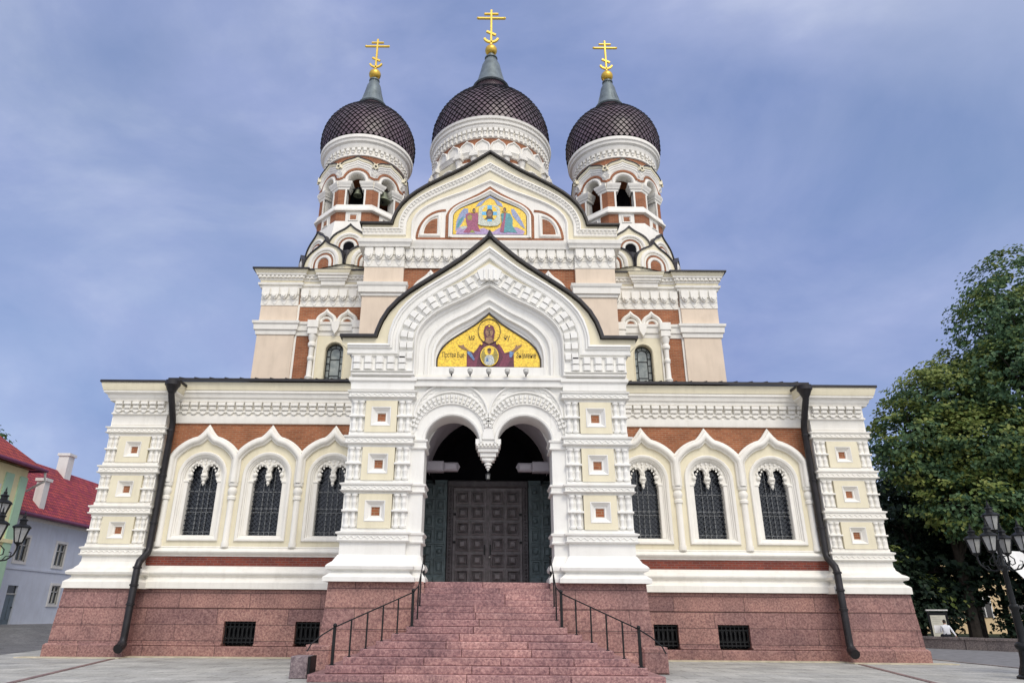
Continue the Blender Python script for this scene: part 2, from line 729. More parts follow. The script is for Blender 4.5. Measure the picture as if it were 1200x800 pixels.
# ---- granite plinth
def plinth_run(m, path, z0=0, z1=2.3):
    cornice(m, path, [(.0, z0), (.26, z0), (.26, .40), (.2, .46), (.16, .46), (.14, 1.02), (.125, 1.025), (.125, 1.04), (.14, 1.045), (.10, 1.62), (.085, 1.625), (.085, 1.65), (.10, 1.655), (.07, z1 - .03), (.05, z1), (0, z1)], 'plinth_granite')


for s in (-1, 1):
    m = M(side_T(s))
    # wing plinth with two basement openings: strips around them
    xw0, xw1 = 4.6, 13.0
    ops = [(6.08, 6.98), (8.42, 9.58)]
    y = 26.95
    xs = [xw0] + [v for o in ops for v in o] + [xw1]
    for i in range(0, len(xs), 2):
        m.box(xs[i], xs[i + 1], y, 27.6, .44, 1.2, 'plinth_granite')
    m.box(xw0, xw1, y + .004, 27.6, 1.2, 1.62, 'plinth_granite')
    m.box(xw0, xw1, y - .02, 27.6, 1.64, 2.29, 'plinth_granite', .02)
    m.box(xw0, xw1, y + .02, 27.6, 1.6, 1.66, 'plinth_granite')
    m.box(xw0, xw1, y - .12, 27.6, 0, .36, 'plinth_granite', .03)
    for i in range(0, len(xs), 2):
        m.box(xs[i], xs[i + 1], y - .1, 27.6, .36, .44, 'plinth_granite', .03)
    # corner pier plinth
    plinth_run(m, around(12.98, 15.3, 26.45, 60))
    m.box(12.99, 15.29, 26.46, 59, .01, 2.29, 'plinth_granite')
    m.build('plinth', cath)

    for x0, x1 in ops:
        w = M(side_T(s))
        w.box(x0 - .02, x1 + .02, 27.32, 27.36, .4, 1.24, 'void')
        fr = w.build('basement_window', cath)
        g = M(side_T(s))
        n = 7 if x1 - x0 > 1 else 5
        for i in range(n + 1):
            xx = x0 + .03 + (x1 - x0 - .06) * i / n
            g.box(xx - .018, xx + .018, 27.1, 27.135, .44, 1.2, 'black_iron')
            if i < n:
                xm = xx + (x1 - x0 - .06) / n / 2
                g.sweep(arc(xm, .82, .055, 0, 360, 10, .2)[:-1], roll(-.012, .012, .015, 3), 'black_iron', 27.1, closed=True)
        for zz in (.5, .62, 1.02, 1.14):
            g.box(x0, x1, 27.09, 27.13, zz - .018, zz + .018, 'black_iron')
        g.build('grille', fr)

# ---- aisle walls left and right of the porch
WC = (6.16, 8.72, 11.28)
WY = 27.1
HP = 1.28


def win_hole(cx, hw, z0, zs, n=16):
    return [(cx - hw, z0), (cx + hw, z0)] + arc(cx, zs, hw, 0, 180, n)


for s in (-1, 1):
    m = M(side_T(s))
    m.prism([(4.3, 2.2), (13.0, 2.2), (13.0, 10.2), (4.3, 10.2)], WY, WY + .75, 'brick',
            holes=[win_hole(c, .93, 4.02, 6.49) for c in WC])
    m.box(4.3, 13.0, WY - .03, WY, 3.1, 3.48, 'brick_dark')
    m.box(4.4, 15.0, 27.9, 58, .2, 10.1, 'beige')
    m.build('wall', cath)
    # cream field of the arcade
    m = M(side_T(s))
    top = []
    for c in WC[::-1]:
        x1 = HP if c != WC[-1] else 1.40
        x0 = -HP if c != WC[0] else -1.40
        a0 = math.degrees(math.acos(x1 / 1.45))
        a1 = math.degrees(math.acos(x0 / 1.45))
        top += arc(c, 6.5, 1.45, a0, a1, 18)
    m.prism([(WC[0] - 1.40, 3.78), (WC[-1] + 1.40, 3.78)] + top, WY - .05, WY, 'cream', holes=[win_hole(c, .93, 4.02, 6.49) for c in WC])
    m.build('arcade_panel', cath)
    # colonettes and hoods
    for c in WC:
        h = M(side_T(s))
        a = math.degrees(math.acos(HP / 1.45))
        left = [(c - HP, 6.22), (c - HP, 6.75)] + arc(c, 6.5, 1.45, 180 - a, 103, 16)
        px, pz = left[-1]
        left += [(c - .22, pz + .09), (c - .1, pz + .22), (c, 8.27)]
        path = left + [(2 * c - q, z) for q, z in reversed(left[:-1])]
        h.sweep(path, [(-.19, 0), (-.19, .1), (-.15, .14)] + roll(-.13, .1, .13, 6, .12) + [(.13, .12), (.17, .08), (.17, 0)], 'white', WY - .04)
        h.build('window_hood', cath)
    for x in (WC[0] - HP, WC[0] + HP, WC[1] + HP, WC[2] + HP):
        h = M(side_T(s))
        h.lathe([(.15, 3.8), (.15, 3.95), (.125, 4.0), (.125, 5.55), (.17, 5.58), (.17, 5.68), (.13, 5.72), (.17, 5.82), (.19, 5.9), (.17, 5.98), (.13, 6.05), (.18, 6.1), (.19, 6.2), (.15, 6.26)],
                'white', x, WY - .06, 12)
        h.build('colonette', cath)
    # mouldings below and above
    m = M(side_T(s))
    ln = [(4.3, WY), (13.0, WY)]
    cornice(m, ln, [(0, 3.46), (.06, 3.46), (.06, 3.5)] + [(.06 + .15 * math.sin(PI * i / 8), 3.5 + .26 * i / 8) for i in range(9)] + [(.08, 3.8), (.05, 3.83), (0, 3.83)], 'white')
    cornice(m, ln, [(0, 2.3), (.34, 2.3), (.34, 2.52), (.3, 2.56), (.18, 2.66), (.17, 2.72)] + [(.17 + .13 * math.sin(PI * i / 8), 2.72 + .28 * i / 8) for i in range(9)] + [(.12, 3.02), (.1, 3.1), (0, 3.12)], 'white')
    m.build('base_moulding', cath)
    m = M(side_T(s))
    cornice(m, ln, [(0, 8.62), (.07, 8.62), (.09, 8.68), (.09, 8.95), (.05, 8.97), (.05, 9.46), (.18, 9.5), (.2, 9.62), (.26, 9.66), (.3, 9.8), (.36, 9.84), (.36, 9.93), (0, 9.95)], 'white')
    dentils(m, 4.4, 12.95, WY - .05, 8.98, 9.46, 'white', .37, .2)
    cornice(m, ln, [(0, 9.94), (.38, 9.94), (.44, 10.22), (.44, 10.26), (0, 10.28)], 'cream')
    m.build('cornice', cath)
    r = M(side_T(s))
    r.add([(4.3, 26.52, 10.28), (13.1, 26.52, 10.28), (13.1, 26.52, 10.39), (4.3, 26.52, 10.39), (4.3, 31.4, 11.6), (13.1, 31.4, 11.6), (13.1, 31.4, 11.5), (4.3, 31.4, 11.5)],
          [(0, 1, 2, 3), (3, 2, 5, 4), (0, 1, 6, 7), (1, 2, 5, 6), (0, 3, 4, 7)], 'roof_metal')
    for i in range(14):
        x = 4.6 + i * .62
        r.bar((x, 26.53, 10.41), (x, 31.3, 11.62), .03, .04, 'roof_metal', (0, 0, 1))
    r.build('aisle_roof', cath)

    # ---- the three windows
    for c in WC:
        w = M(side_T(s))
        yg = WY + .42
        w.prism(win_hole(c, .9, 4.05, 6.49), yg, yg + .04, 'glass_dark')
        wo = w.build('arched_window', cath)
        f = M(side_T(s))
        loop = [(c - .74, 4.24), (c - .74, 6.49)] + arc(c, 6.49, .74, 180, 0, 20)[1:] + [(c + .74, 4.24)]
        f.sweep(loop[:], [(-.0, -.42), (-.0, -.06), (.03, -.05), (.05, .0), (.09, .01), (.1, .06), (.16, .1), (.2, .1), (.23, .06), (.23, -.02)], 'white', WY - .03, closed=True)
        for k in (-1, 1):
            a, b = sorted((c + k * .58, c + k * .76))
            f.box(a, b, WY + .06, WY + .4, 4.24, 6.28, 'white', .02)
            f.box(a - .03, b + .03, WY + .03, WY + .4, 6.26, 6.36, 'white', .02)
        f.build('frame', wo)
        t = M(side_T(s))
        # tracery: two small cusped arches with a pendant between
        cut = []
        for k in (-1, 1):
            cc = c + k * .3
            base = arc(cc, 6.74, .23, 205, -25, 12)
            cut.append([(cc + (px - cc) * (.84 if i % 3 == 1 else 1), 6.74 + (pz - 6.74) * (.84 if i % 3 == 1 else 1)) for i, (px, pz) in enumerate(base)])
        low = [(c - .78, 6.34), (c - .5, 6.36), (c - .47, 6.46), (c - .56, 6.56)] + cut[0] + [(c - .08, 6.58), (c - .13, 6.48), (c - .05, 6.36), (c, 6.2), (c + .05, 6.36), (c + .13, 6.48), (c + .08, 6.58)] + cut[1] + [(c + .56, 6.56), (c + .47, 6.46), (c + .5, 6.36), (c + .78, 6.34), (c + .78, 6.49)]
        t.prism(low + arc(c, 6.49, .78, 0, 180, 18), WY + .1, WY + .26, 'white')
        for k in range(9):
            a = R(18 + 18 * k)
            for rr, q in ((.46, .035), (.6, .045)):
                px, pz = c + rr * math.cos(a), 6.6 + rr * .92 * math.sin(a)
                t.prism([(px - q, pz), (px, pz - q * 1.5), (px + q, pz), (px, pz + q * 1.5)], WY + .05, WY + .1, 'white')
        for k in (-1, 1):
            t.sweep(arc(c + k * .3, 6.74, .27, 190, -10, 12), roll(-.03, .03, .05, 4), 'white', WY + .1)
        t.lathe([(.12, 6.6), (.14, 6.52), (.06, 6.44), (.1, 6.38), (.05, 6.3), (.07, 6.24), (.01, 6.14)], 'white', c, WY + .12, 10)
        for k in (-1, 1):
            t.ball((c + k * .53, WY + .1, 6.58), .1, 'white', 8, 6)
        t.build('tracery', wo)
        u = M(side_T(s))
        for dx in (-.2, .2):
            u.box(c + dx - .016, c + dx + .016, yg - .07, yg - .02, 4.2, 6.9, 'sash_grey')
        u.box(c - .014, c + .014, yg - .06, yg - .015, 4.2, 6.9, 'sash_grey')
        for zz in (4.4, 5.15, 5.3, 5.95):
            u.box(c - .56, c + .56, yg - .075, yg - .025, zz - .016, zz + .016, 'sash_grey')
        u.build('mullion', wo)
        g = M(side_T(s))
        x0, x1, z0, z1 = c - .58, c + .58, 4.25, 6.75
        d = .185
        k0 = int(-((z1 - z0) / d)) - 1
        for k in range(k0, int((x1 - x0) / d) + 2):
            # rising and falling diagonals clipped to the opening
            for sg in (1, -1):
                xa = (x0 + k * d) if sg > 0 else (x1 - k * d)
                pts = []
                for zz in (z0, z1):
                    pts.append((xa + sg * (zz - z0), zz))
                (ax, az), (bx, bz) = pts
                lo, hi = 0.0, 1.0
                dx = bx - ax
                for lim, sgn in ((x0, 1), (x1, -1)):
                    # keep sgn*(x-lim) >= 0
                    fa, fb = sgn * (ax - lim), sgn * (bx - lim)
                    if fa < 0 and fb < 0:
                        hi = -1
                    elif fa < 0:
                        lo = max(lo, fa / (fa - fb))
                    elif fb < 0:
                        hi = min(hi, fa / (fa - fb))
                if hi - lo > .02:
                    g.bar((ax + dx * lo, WY + .3 + .004 * sg, az + (z1 - z0) * lo), (ax + dx * hi, WY + .3 + .004 * sg, az + (z1 - z0) * hi), .021, .014, 'grille_iron')
        g.build('grille', wo)


# ---- pier with three sunk panels, used at the corners and beside the porch
def pier_panels(s, xc, w, yf, lev, depth, wh, name='corner_pier', parent=None):
    """lev: list of (band z0, band z1, panel z0, panel z1) from the bottom; w = half width"""
    m = M(side_T(s))
    zb, zt = lev['z']
    m.box(xc - w, xc + w, yf + .22, yf + depth, zb, zt, wh)
    P = [(xc - w, yf + depth), (xc - w, yf), (xc + w, yf), (xc + w, yf + depth)]
    pz = lev['panels']
    edges = [lev['bands'][0][1]]
    # skin strips between panels
    zs = [zb] + [q for p in pz for q in p] + [zt]
    for i in range(0, len(zs), 2):
        m.box(xc - w, xc + w, yf, yf + .22, zs[i], zs[i + 1], wh)
    for z0, z1 in pz:
        for sg in (-1, 1):
            a, b = sorted((xc + sg * w, xc + sg * (w - .46)))
            m.box(a, b, yf + .06, yf + .22, z0, z1, wh)
            for k in (.13, .34):
                baluster(m, xc + sg * (w - k), yf + .05, z0, z1, .105, wh)
            m.box(a - .02, b + .02, yf - .07, yf + .2, z0 + (z1 - z0) * .47, z0 + (z1 - z0) * .53, wh, .015)
    for z0, z1 in lev['bands']:
        h = z1 - z0
        cornice(m, P, [(0, z0), (.1, z0 + .02), (.12, z0 + h * .16), (.07, z0 + h * .24), (.07, z0 + h * .7), (.12, z0 + h * .78), (.13, z0 + h * .94), (0, z1 + .02)], wh)
        wave(m, xc - w, xc + w, yf - .068, (z0 + z1) / 2 - .01, .035, .19, wh, .02)
    cornice(m, P, lev['base'], wh)
    o = m.build(name, parent or cath)
    q = w - .5
    for z0, z1 in pz:
        p = M(side_T(s))
        zc = (z0 + z1) / 2
        hh = (z1 - z0) / 2
        sq = lambda r, rz=None: [(xc - r, zc - (rz or r)), (xc + r, zc - (rz or r)), (xc + r, zc + (rz or r)), (xc - r, zc + (rz or r))]
        p.prism(sq(q + .02, hh), yf - .03, yf + .2, 'cream', holes=[sq(.31)])
        lp = [(xc - .31, zc - .31), (xc - .31, zc + .31), (xc + .31, zc + .31), (xc + .31, zc - .31)]
        p.sweep(lp, [(0, .04), (-.02, .045), (-.13, -.09), (-.17, -.09), (-.19, -.15), (-.2, -.15)], wh, yf, closed=True)
        p.prism(sq(.14), yf + .14, yf + .16, 'brick')
        p.build('sunk_panel', o)
    return o


LEV_C = dict(z=(2.3, 9.9), bands=[(3.42, 3.75), (4.93, 5.26), (6.48, 6.8), (8.06, 8.34)], panels=[(3.86, 4.84), (5.38, 6.4), (6.92, 7.95)],
             base=[(0, 2.28), (.33, 2.28), (.33, 2.5), (.27, 2.56), (.2, 2.6), (.15, 2.7), (.16, 2.72), (.3, 2.76), (.33, 2.84), (.28, 2.9), (.16, 2.96), (.1, 3.04), (.04, 3.1), (.02, 3.2), (0, 3.22)])
LEV_P = dict(z=(2.36, 9.7), bands=[(3.45, 3.75), (4.92, 5.19), (6.38, 6.67), (7.87, 8.14)], panels=[(3.85, 4.87), (5.28, 6.3), (6.78, 7.8)],
             base=[(0, 2.34), (.34, 2.34), (.34, 2.46), (.28, 2.5), (.2, 2.56), (.15, 2.62), (.16, 2.64), (.28, 2.68), (.3, 2.76), (.25, 2.82), (.14, 2.9), (.08, 3.0), (.03, 3.08), (0, 3.1)])
for s in (-1, 1):
    pr = pier_panels(s, 14.0, 1.08, 26.6, LEV_C, 3, 'white')
    m = M(side_T(s))
    P = [(12.92, 27.3), (12.92, 26.6), (15.0, 26.6), (15.0, 58)]
    cornice(m, P, [(0, 8.4), (.02, 8.42), (.02, 8.78), (.05, 8.82), (.1, 8.84), (.1, 8.9), (.06, 8.92), (.06, 9.32), (.2, 9.36), (.22, 9.44), (.27, 9.48), (.3, 9.58), (.42, 9.66), (.42, 9.73), (0, 9.75)], 'white')
    dentils(m, 12.96, 14.98, 26.54, 8.9, 9.33, 'white', .36, .2)
    cornice(m, P, [(0, 9.73), (.44, 9.73), (.52, 9.98), (.52, 10.04), (0, 10.06)], 'cream')
    cornice(m, P, [(0, 10.04), (.57, 10.04), (.57, 10.13), (0, 10.17)], 'roof_metal')
    m.box(12.95, 14.98, 26.62, 57, 10.02, 10.16, 'roof_metal')
    m.build('pier_cornice', cath)
    # downpipe beside the corner pier
    d = M(side_T(s))
    d.tube([(12.58, 25.92, 9.8), (12.58, 25.95, 9.5), (12.68, 26.66, 8.7), (12.7, 26.76, 8.5), (12.72, 26.76, 3.75), (12.72, 26.7, 3.55), (12.72, 26.2, 3.2), (12.72, 26.12, 3.0), (12.72, 26.12, .7), (12.72, 26.1, .5), (12.72, 26.0, .4)], .125, 'pipe_black', 10)
    for zz in (8.2, 6.4, 4.6, 2.95, 1.7, 2.35):
        yy = 26.76 if zz > 3.6 else 26.12
        d.lathe([(.125, zz), (.155, zz + .01), (.155, zz + .07), (.125, zz + .08)], 'pipe_black', 12.72, yy, 12)
    dp = d.build('downpipe', cath)
    h = M(side_T(s))
    h.lathe([(.13, 9.56), (.17, 9.64), (.25, 9.82), (.29, 9.86), (.29, 10.04), (.24, 10.02), (.01, 10.0)], 'pipe_black', 12.58, 25.92, 14)
    h.build('hopper', dp)
    h = M(side_T(s))
    h.tube([(12.72, 26.08, .46), (12.72, 25.98, .36), (12.72, 25.82, .3)], .165, 'pipe_black', 12)
    h.build('outlet', dp)

# ---- the porch
porch = empty('porch', (0, 21, 0), cath)
for s in (-1, 1):
    m = M(side_T(s))
    plinth_run(m, [(1.9, 22.4), (1.9, 20.95), (4.52, 20.95), (4.52, 27)], 0, 2.36)
    m.box(1.91, 4.51, 20.96, 26.9, .01, 2.35, 'plinth_granite')
    m.box(4.3, 5.0, 20.62, 21.7, 0, .68, 'plinth_granite', .05)
    m.build('plinth', porch)
    po = pier_panels(s, 3.4, .98, 20.98, LEV_P, 1.2, 'porch_white', 'porch_pier', porch)
    # inner jamb shaft with its own bands
    m = M(side_T(s))
    m.box(1.99, 2.42, 21.1, 22.0, 2.36, 8.6, 'porch_white')
    P = [(1.99, 22.0), (1.99, 21.1), (2.44, 21.1)]
    for z0, z1 in ((3.42, 3.75), (4.9, 5.19), (6.26, 6.58)):
        h = z1 - z0
        cornice(m, P, [(0, z0), (.07, z0 + .02), (.08, z0 + h * .2), (.05, z0 + h * .28), (.05, z0 + h * .7), (.09, z0 + h * .78), (.1, z0 + h * .94), (0, z1 + .02)], 'porch_white')
    cornice(m, P, [(n * .55, z) for n, z in LEV_P['base']], 'porch_white')
    m.build('jamb_shaft', porch)
    # side wall of the porch
    m = M(side_T(s))
    m.box(2.45, 4.36, 22.1, 27.2, 2.3, 9.8, 'porch_white')
    m.box(2.43, 2.45, 22.1, 26.2, 2.36, 6.3, 'panel_teal')
    m.box(3.2, 4.4, 27.0, 31.4, 9.5, 10.4, 'porch_white')
    cornice(m, [(4.38, 22.1), (4.38, 31)], [(0, 8.6), (.1, 8.7), (.12, 9.3), (.3, 9.5), (.4, 9.75), (.4, 9.92), (0, 9.92)], 'porch_white')
    m.build('side_wall', porch)
    # sunk bracket carrying the inner arch
    m = M(side_T(s))
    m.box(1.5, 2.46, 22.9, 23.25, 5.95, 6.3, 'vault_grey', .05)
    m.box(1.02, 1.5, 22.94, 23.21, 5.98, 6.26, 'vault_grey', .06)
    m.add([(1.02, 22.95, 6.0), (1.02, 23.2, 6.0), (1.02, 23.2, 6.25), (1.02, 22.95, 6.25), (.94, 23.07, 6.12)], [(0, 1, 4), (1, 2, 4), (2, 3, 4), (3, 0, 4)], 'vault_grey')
    m.build('bracket', porch)

# double arch front
AR, AC, AZ = .86, 1.14, 6.5
m = M()
front = [(-2.42, 8.6), (-2.42, 6.45), (-2.0, 6.45), (-2.0, AZ)] + arc(-AC, AZ, AR, 180, 0, 18) + arc(AC, AZ, AR, 180, 0, 18) + [(2.0, 6.45), (2.42, 6.45), (2.42, 8.6)]
m.prism(front, 21.12, 22.0, 'porch_white', side='porch_white', back=True)


def arch2(c0, zcrown, h, n=18):
    """arc over half the doorway, from x=-2.36 to x=0, given crown and rise"""
    r = (1.18 ** 2 + h * h) / (2 * h)
    a = math.degrees(math.asin(min(1, 1.18 / r))) if h <= r else 90
    if h > 1.18:
        a = 180 - a
    cz = zcrown - r
    return arc(c0, cz, r, 90 + a, 90 - a, n)


for k in (-1, 1):
    c = k * 1.18
    for zc, h, prof in ((8.46, 1.2, roll(-.055, .055, .1)), (8.31, 1.18, step(-.09, .09, .03)), (8.15, 1.14, roll(-.05, .05, .09)),
                        (7.93, 1.0, step(-.16, .15, .034)), (7.76, .98, roll(-.035, .035, .07))):
        m.sweep(arch2(c, zc, h), prof, 'porch_white', 21.12)
    billets(m, arch2(c, 7.93, .99), .145, -.11, .12, .09, 21.087, 'porch_white', .66)
    pt = arch2(c, 8.31, 1.18, 60)
    wv = []
    for i, (px, pz) in enumerate(pt):
        rr = 1 + .022 * math.sin(i * PI / 2)
        wv.append((c + (px - c) * rr, 7.13 + (pz - 7.13) * rr))
    m.sweep(wv, roll(-.018, .018, .03, 3), 'porch_white', 21.09)
    lip = [(k * AC - AR, AZ)] + arc(k * AC, AZ, AR, 180, 0, 20) + [(k * AC + AR, AZ)]
    m.sweep(lip, [(.02, -.02), (.02, .05), (.08, .06), (.1, .03), (.1, 0)], 'porch_white', 21.12)
m.build('double_arch', porch)
m = M()
for z0, z1, hw, hy in ((6.45, 6.62, .40, .4), (6.34, 6.45, .36, .37), (6.22, 6.34, .32, .33), (6.08, 6.22, .25, .26), (5.98, 6.08, .2, .2)):
    m.box(-hw, hw, 21.5 - hy, 21.5 + hy, z0, z1, 'porch_white', .015)
for i in range(7):
    xx = -.34 + .68 * i / 6
    m.box(xx - .03, xx + .03, 21.06, 21.12, 6.39, 6.47, 'porch_white')
m.prism([(-.2, 6.6), (.2, 6.6), (.14, 6.9), (.08, 7.0), (-.08, 7.0), (-.14, 6.9)], 21.05, 21.1, 'porch_white')
m.lathe([(.15, 6.02), (.17, 5.99), (.16, 5.95), (.09, 5.92), (.12, 5.87), (.13, 5.85), (.07, 5.81), (.09, 5.77), (.04, 5.73), (.05, 5.71), (.01, 5.66)], 'porch_white', 0, 21.4, 12)
m.build('pendant', porch)

# vault, inner wall and the panelled entrance
m = M()
vr = arc(0, 6.0, 2.05, 0, 180, 24)
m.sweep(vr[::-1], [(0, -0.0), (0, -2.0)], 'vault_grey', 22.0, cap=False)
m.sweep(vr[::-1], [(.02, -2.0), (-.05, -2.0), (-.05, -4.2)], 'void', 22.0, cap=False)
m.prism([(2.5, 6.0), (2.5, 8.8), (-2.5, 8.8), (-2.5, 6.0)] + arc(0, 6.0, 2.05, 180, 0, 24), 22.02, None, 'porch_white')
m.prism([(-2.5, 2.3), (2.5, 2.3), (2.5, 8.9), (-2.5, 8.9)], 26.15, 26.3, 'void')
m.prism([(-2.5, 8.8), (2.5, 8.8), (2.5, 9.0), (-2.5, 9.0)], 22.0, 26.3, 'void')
m.build('vault', porch)
ent = empty('entrance', (0, 26, 2.37), porch)
m = M()
m.box(-1.5, -1.27, 25.85, 26.16, 2.37, 6.02, 'door_frame_wood', .03)
m.box(1.27, 1.5, 25.85, 26.16, 2.37, 6.02, 'door_frame_wood', .03)
m.box(-1.52, 1.52, 25.83, 26.16, 5.92, 6.18, 'door_frame_wood', .04)
for k in range(28):
    zz = 2.5 + k * .125
    for sx in (-1.385, 1.385):
        m.ball((sx, 25.84, zz), .045, 'door_frame_wood', 8, 5)
m.build('door_frame', ent)
for s in (-1, 1):
    dl = M(side_T(s))
    dl.box(.03, 1.28, 25.98, 26.1, 2.39, 5.92, 'door_wood')
    for r_ in range(6):
        for c_ in range(2):
            x0, z0 = .12 + c_ * .56, 2.52 + r_ * .56
            dl.sweep([(x0, z0), (x0, z0 + .47), (x0 + .49, z0 + .47), (x0 + .49, z0)], [(.0, 0), (.0, .07), (-.05, .1), (-.09, .03), (-.09, 0)], 'door_wood', 25.98, closed=True)
            xa, za, w_, h_ = x0 + .11, z0 + .1, .27, .27
            dl.add([(xa, 25.94, za), (xa + w_, 25.94, za), (xa + w_, 25.94, za + h_), (xa, 25.94, za + h_),
                    (xa + .06, 25.86, za + .06), (xa + w_ - .06, 25.86, za + .06), (xa + w_ - .06, 25.86, za + h_ - .06), (xa + .06, 25.86, za + h_ - .06)],
                   [(4, 5, 6, 7), (0, 1, 5, 4), (1, 2, 6, 5), (2, 3, 7, 6), (3, 0, 4, 7)], 'door_wood')
    dl.box(.0 if s > 0 else .0, .05, 25.9, 26.0, 2.39, 5.92, 'door_wood', .015)
    for zz in (3.9, 4.9):
        dl.box(1.1, 1.3, 25.92, 25.96, zz, zz + .08, 'black_iron')
    lf = dl.build('door_leaf', ent)
    hd = M(side_T(s))
    hd.box(.085, .13, 25.84, 25.88, 3.5, 3.85, 'black_iron')
    if s > 0:
        hd.ball((.08, 25.86, 3.42), .035, 'bulb_glass', 8, 6)
    hd.build('door_handle', ent)
    pn = M(side_T(s))
    pn.box(1.52, 2.44, 25.95, 26.14, 2.37, 6.2, 'panel_teal')
    for c_ in range(2):
        xa = 1.6 + c_ * .42
        pn.box(xa - .04, xa + .36, 25.88, 25.95, 2.4, 2.75, 'panel_teal', .02)
        for r_ in range(6):
            z0 = 2.85 + r_ * .54
            pn.sweep([(xa, z0), (xa, z0 + .46), (xa + .33, z0 + .46), (xa + .33, z0)], [(0, 0), (0, .06), (-.04, .07), (-.06, .02), (-.06, 0)], 'panel_teal', 25.95, closed=True)
            if (r_ + c_) % 2:
                pn.ball((xa + .165, 25.95, z0 + .23), .1, 'panel_teal', 10, 6)
            else:
                pn.box(xa + .09, xa + .24, 25.87, 25.95, z0 + .1, z0 + .36, 'panel_teal', .03)
            pn.box(xa - .02, xa + .35, 25.86, 25.95, z0 + .47, z0 + .53, 'panel_teal', .015)
    pn.build('carved_panel', ent)

# gable over the porch
GY = 20.9
m = M()
outer = [(-4.83, 9.72), (-4.83, 9.93)] + ogee(3.68, 9.93, 13.72) + [(4.83, 9.93), (4.83, 9.72)]
inner_leg = 8.62
hole = ogee(2.40, 9.75, 11.86, OG_B, inner_leg)
m.prism([(-4.42, 8.6), (-4.42, 9.3), (-4.83, 9.72)] + outer[1:-1] + [(4.83, 9.72), (4.42, 9.3), (4.42, 8.6), (2.4, 8.6)] + [(-2.4, 8.6)], GY, GY + .22, 'cream', holes=[[(a, max(b, 8.61)) for a, b in ogee(2.45, 9.75, 11.92, OG_B, 8.61)]])
m.build('gable_wall', porch)


def shoulder(a, zl, z0, z1, xe, shape):
    return [(-xe, zl)] + ogee(a, z0, z1, shape, zl) + [(xe, zl)]


m = M()
wh = 'porch_white'
pA = shoulder(3.14, 9.52, 9.95, 13.12, 4.62, OG_M)
m.sweep(pA, [(.17, 0), (.17, .15), (.1, .19), (.08, .14), (.03, .13), (.01, .07), (-.07, .06), (-.09, .11), (-.16, .1), (-.19, .04), (-.19, 0)], wh, GY)
pB = shoulder(2.70, 9.03, 9.9, 12.3, 4.46, OG_B)
m.sweep(pB, step(-.3, .28, .035), wh, GY)
billets(m, pB, .37, -.21, .21, .13, GY - .03, wh, .84)
for n_ in (-.27, .25):
    m.sweep(pB, roll(n_ - .03, n_ + .03, .08, 4, .03), wh, GY)
pC = shoulder(2.43, 8.66, 9.8, 11.9, 4.42, OG_B)
m.sweep(pC, roll(-.05, .05, .1), wh, GY)
m.box(-4.42, -2.42, GY - .02, GY, 8.6, 9.0, wh)
m.box(2.42, 4.42, GY - .02, GY, 8.6, 9.0, wh)
m.prism([(-.3, 12.0), (.3, 12.0), (.42, 12.35), (.0, 12.62), (-.42, 12.35)], GY - .21, GY, wh)
for xx in (-.16, .0, .16):
    m.box(xx - .035, xx + .035, GY - .25, GY, 12.02, 12.4, wh, .01)
# stepped reveal down to the mosaic
prof = [(0, .02), (.03, -.06), (.1, -.08), (.14, -.16), (.3, -.18), (.33, -.11), (.41, -.11), (.44, -.2), (.52, -.24), (.55, -.18), (.62, -.18), (.66, -.3), (.74, -.34)]
m.loft([([(px * (2.43 - t) / 2.43, pz) for px, pz in ogee(2.43, 9.75 - .55 * t, 11.9 - 1.2 * t, OG_B, 8.62)], d) for t, d in prof], wh, GY)
m.prism(ogee(2.4, 9.75, 11.85, OG_B, 8.6), GY + .36, GY + .5, wh)
m.box(-2.42, 2.42, GY + .12, GY + .4, 8.6, 8.72, wh)
m.box(-1.95, 1.95, GY + .2, GY + .4, 8.72, 9.02, wh, .02)
m.box(-2.5, 2.5, GY - .02, GY + .3, 8.5, 8.6, wh, .01)
m.box(-2.5, 2.5, GY + .05, GY + .3, 8.3, 8.5, wh)
for s in (-1, 1):
    P = around(*sorted((s * 4.4, s * 2.42)), 20.97, 21.6)
    cornice(m, P, [(0, 8.16), (.03, 8.18), (.03, 8.42), (.1, 8.46), (.1, 8.56), (0, 8.62)], wh)
m.build('gable_moulding', porch)
m = M()
ro = [(-4.9, 9.95)] + ogee(3.72, 9.95, 13.78) + [(4.9, 9.95)]
m.sweep(ro, [(-.02, 0), (-.02, .16), (.06, .16), (.09, .12), (.09, -9.5), (-.02, -9.5)], 'roof_metal', GY)
m.lathe([(.12, 13.7), (.1, 13.85), (.02, 14.02)], 'roof_metal', 0, GY - .08, 8)
m.build('porch_roof', porch)

# mosaics: flat inlays of coloured stone
mos = M()
MZ = GY + .33
pane = ogee(1.72, 9.32, 11.0, OG_A, 9.03)
mos.prism(pane, MZ, MZ + .03, 't_gold')
mos.sweep(pane, step(-.03, .02, .03), 'mosaic_line', MZ, closed=True)
mo = mos.build('mosaic', porch)


def layers(parent, conv, items, y0, name='figure'):
    f = M()
    k = 0
    for pts, mt in items:
        k += 1
        q = [conv(*p) for p in pts]
        f.prism(q, y0 - .0035 * k - .002, y0, mt)
    return f.build(name, parent, smooth=False)


def circ(cx, cy, r, n=20, ry=None, a0=0, a1=360):
    ry = ry or r
    full = a1 - a0 == 360
    return [(cx + r * math.cos(R(a0 + (a1 - a0) * i / n)), cy + ry * math.sin(R(a0 + (a1 - a0) * i / n))) for i in range(n if full else n + 1)]


def ring(cx, cy, r, w, n=26):
    o = circ(cx, cy, r, n)
    o.append(o[0])
    i = circ(cx, cy, r - w, n)
    i.append(i[0])
    return o + i[::-1]


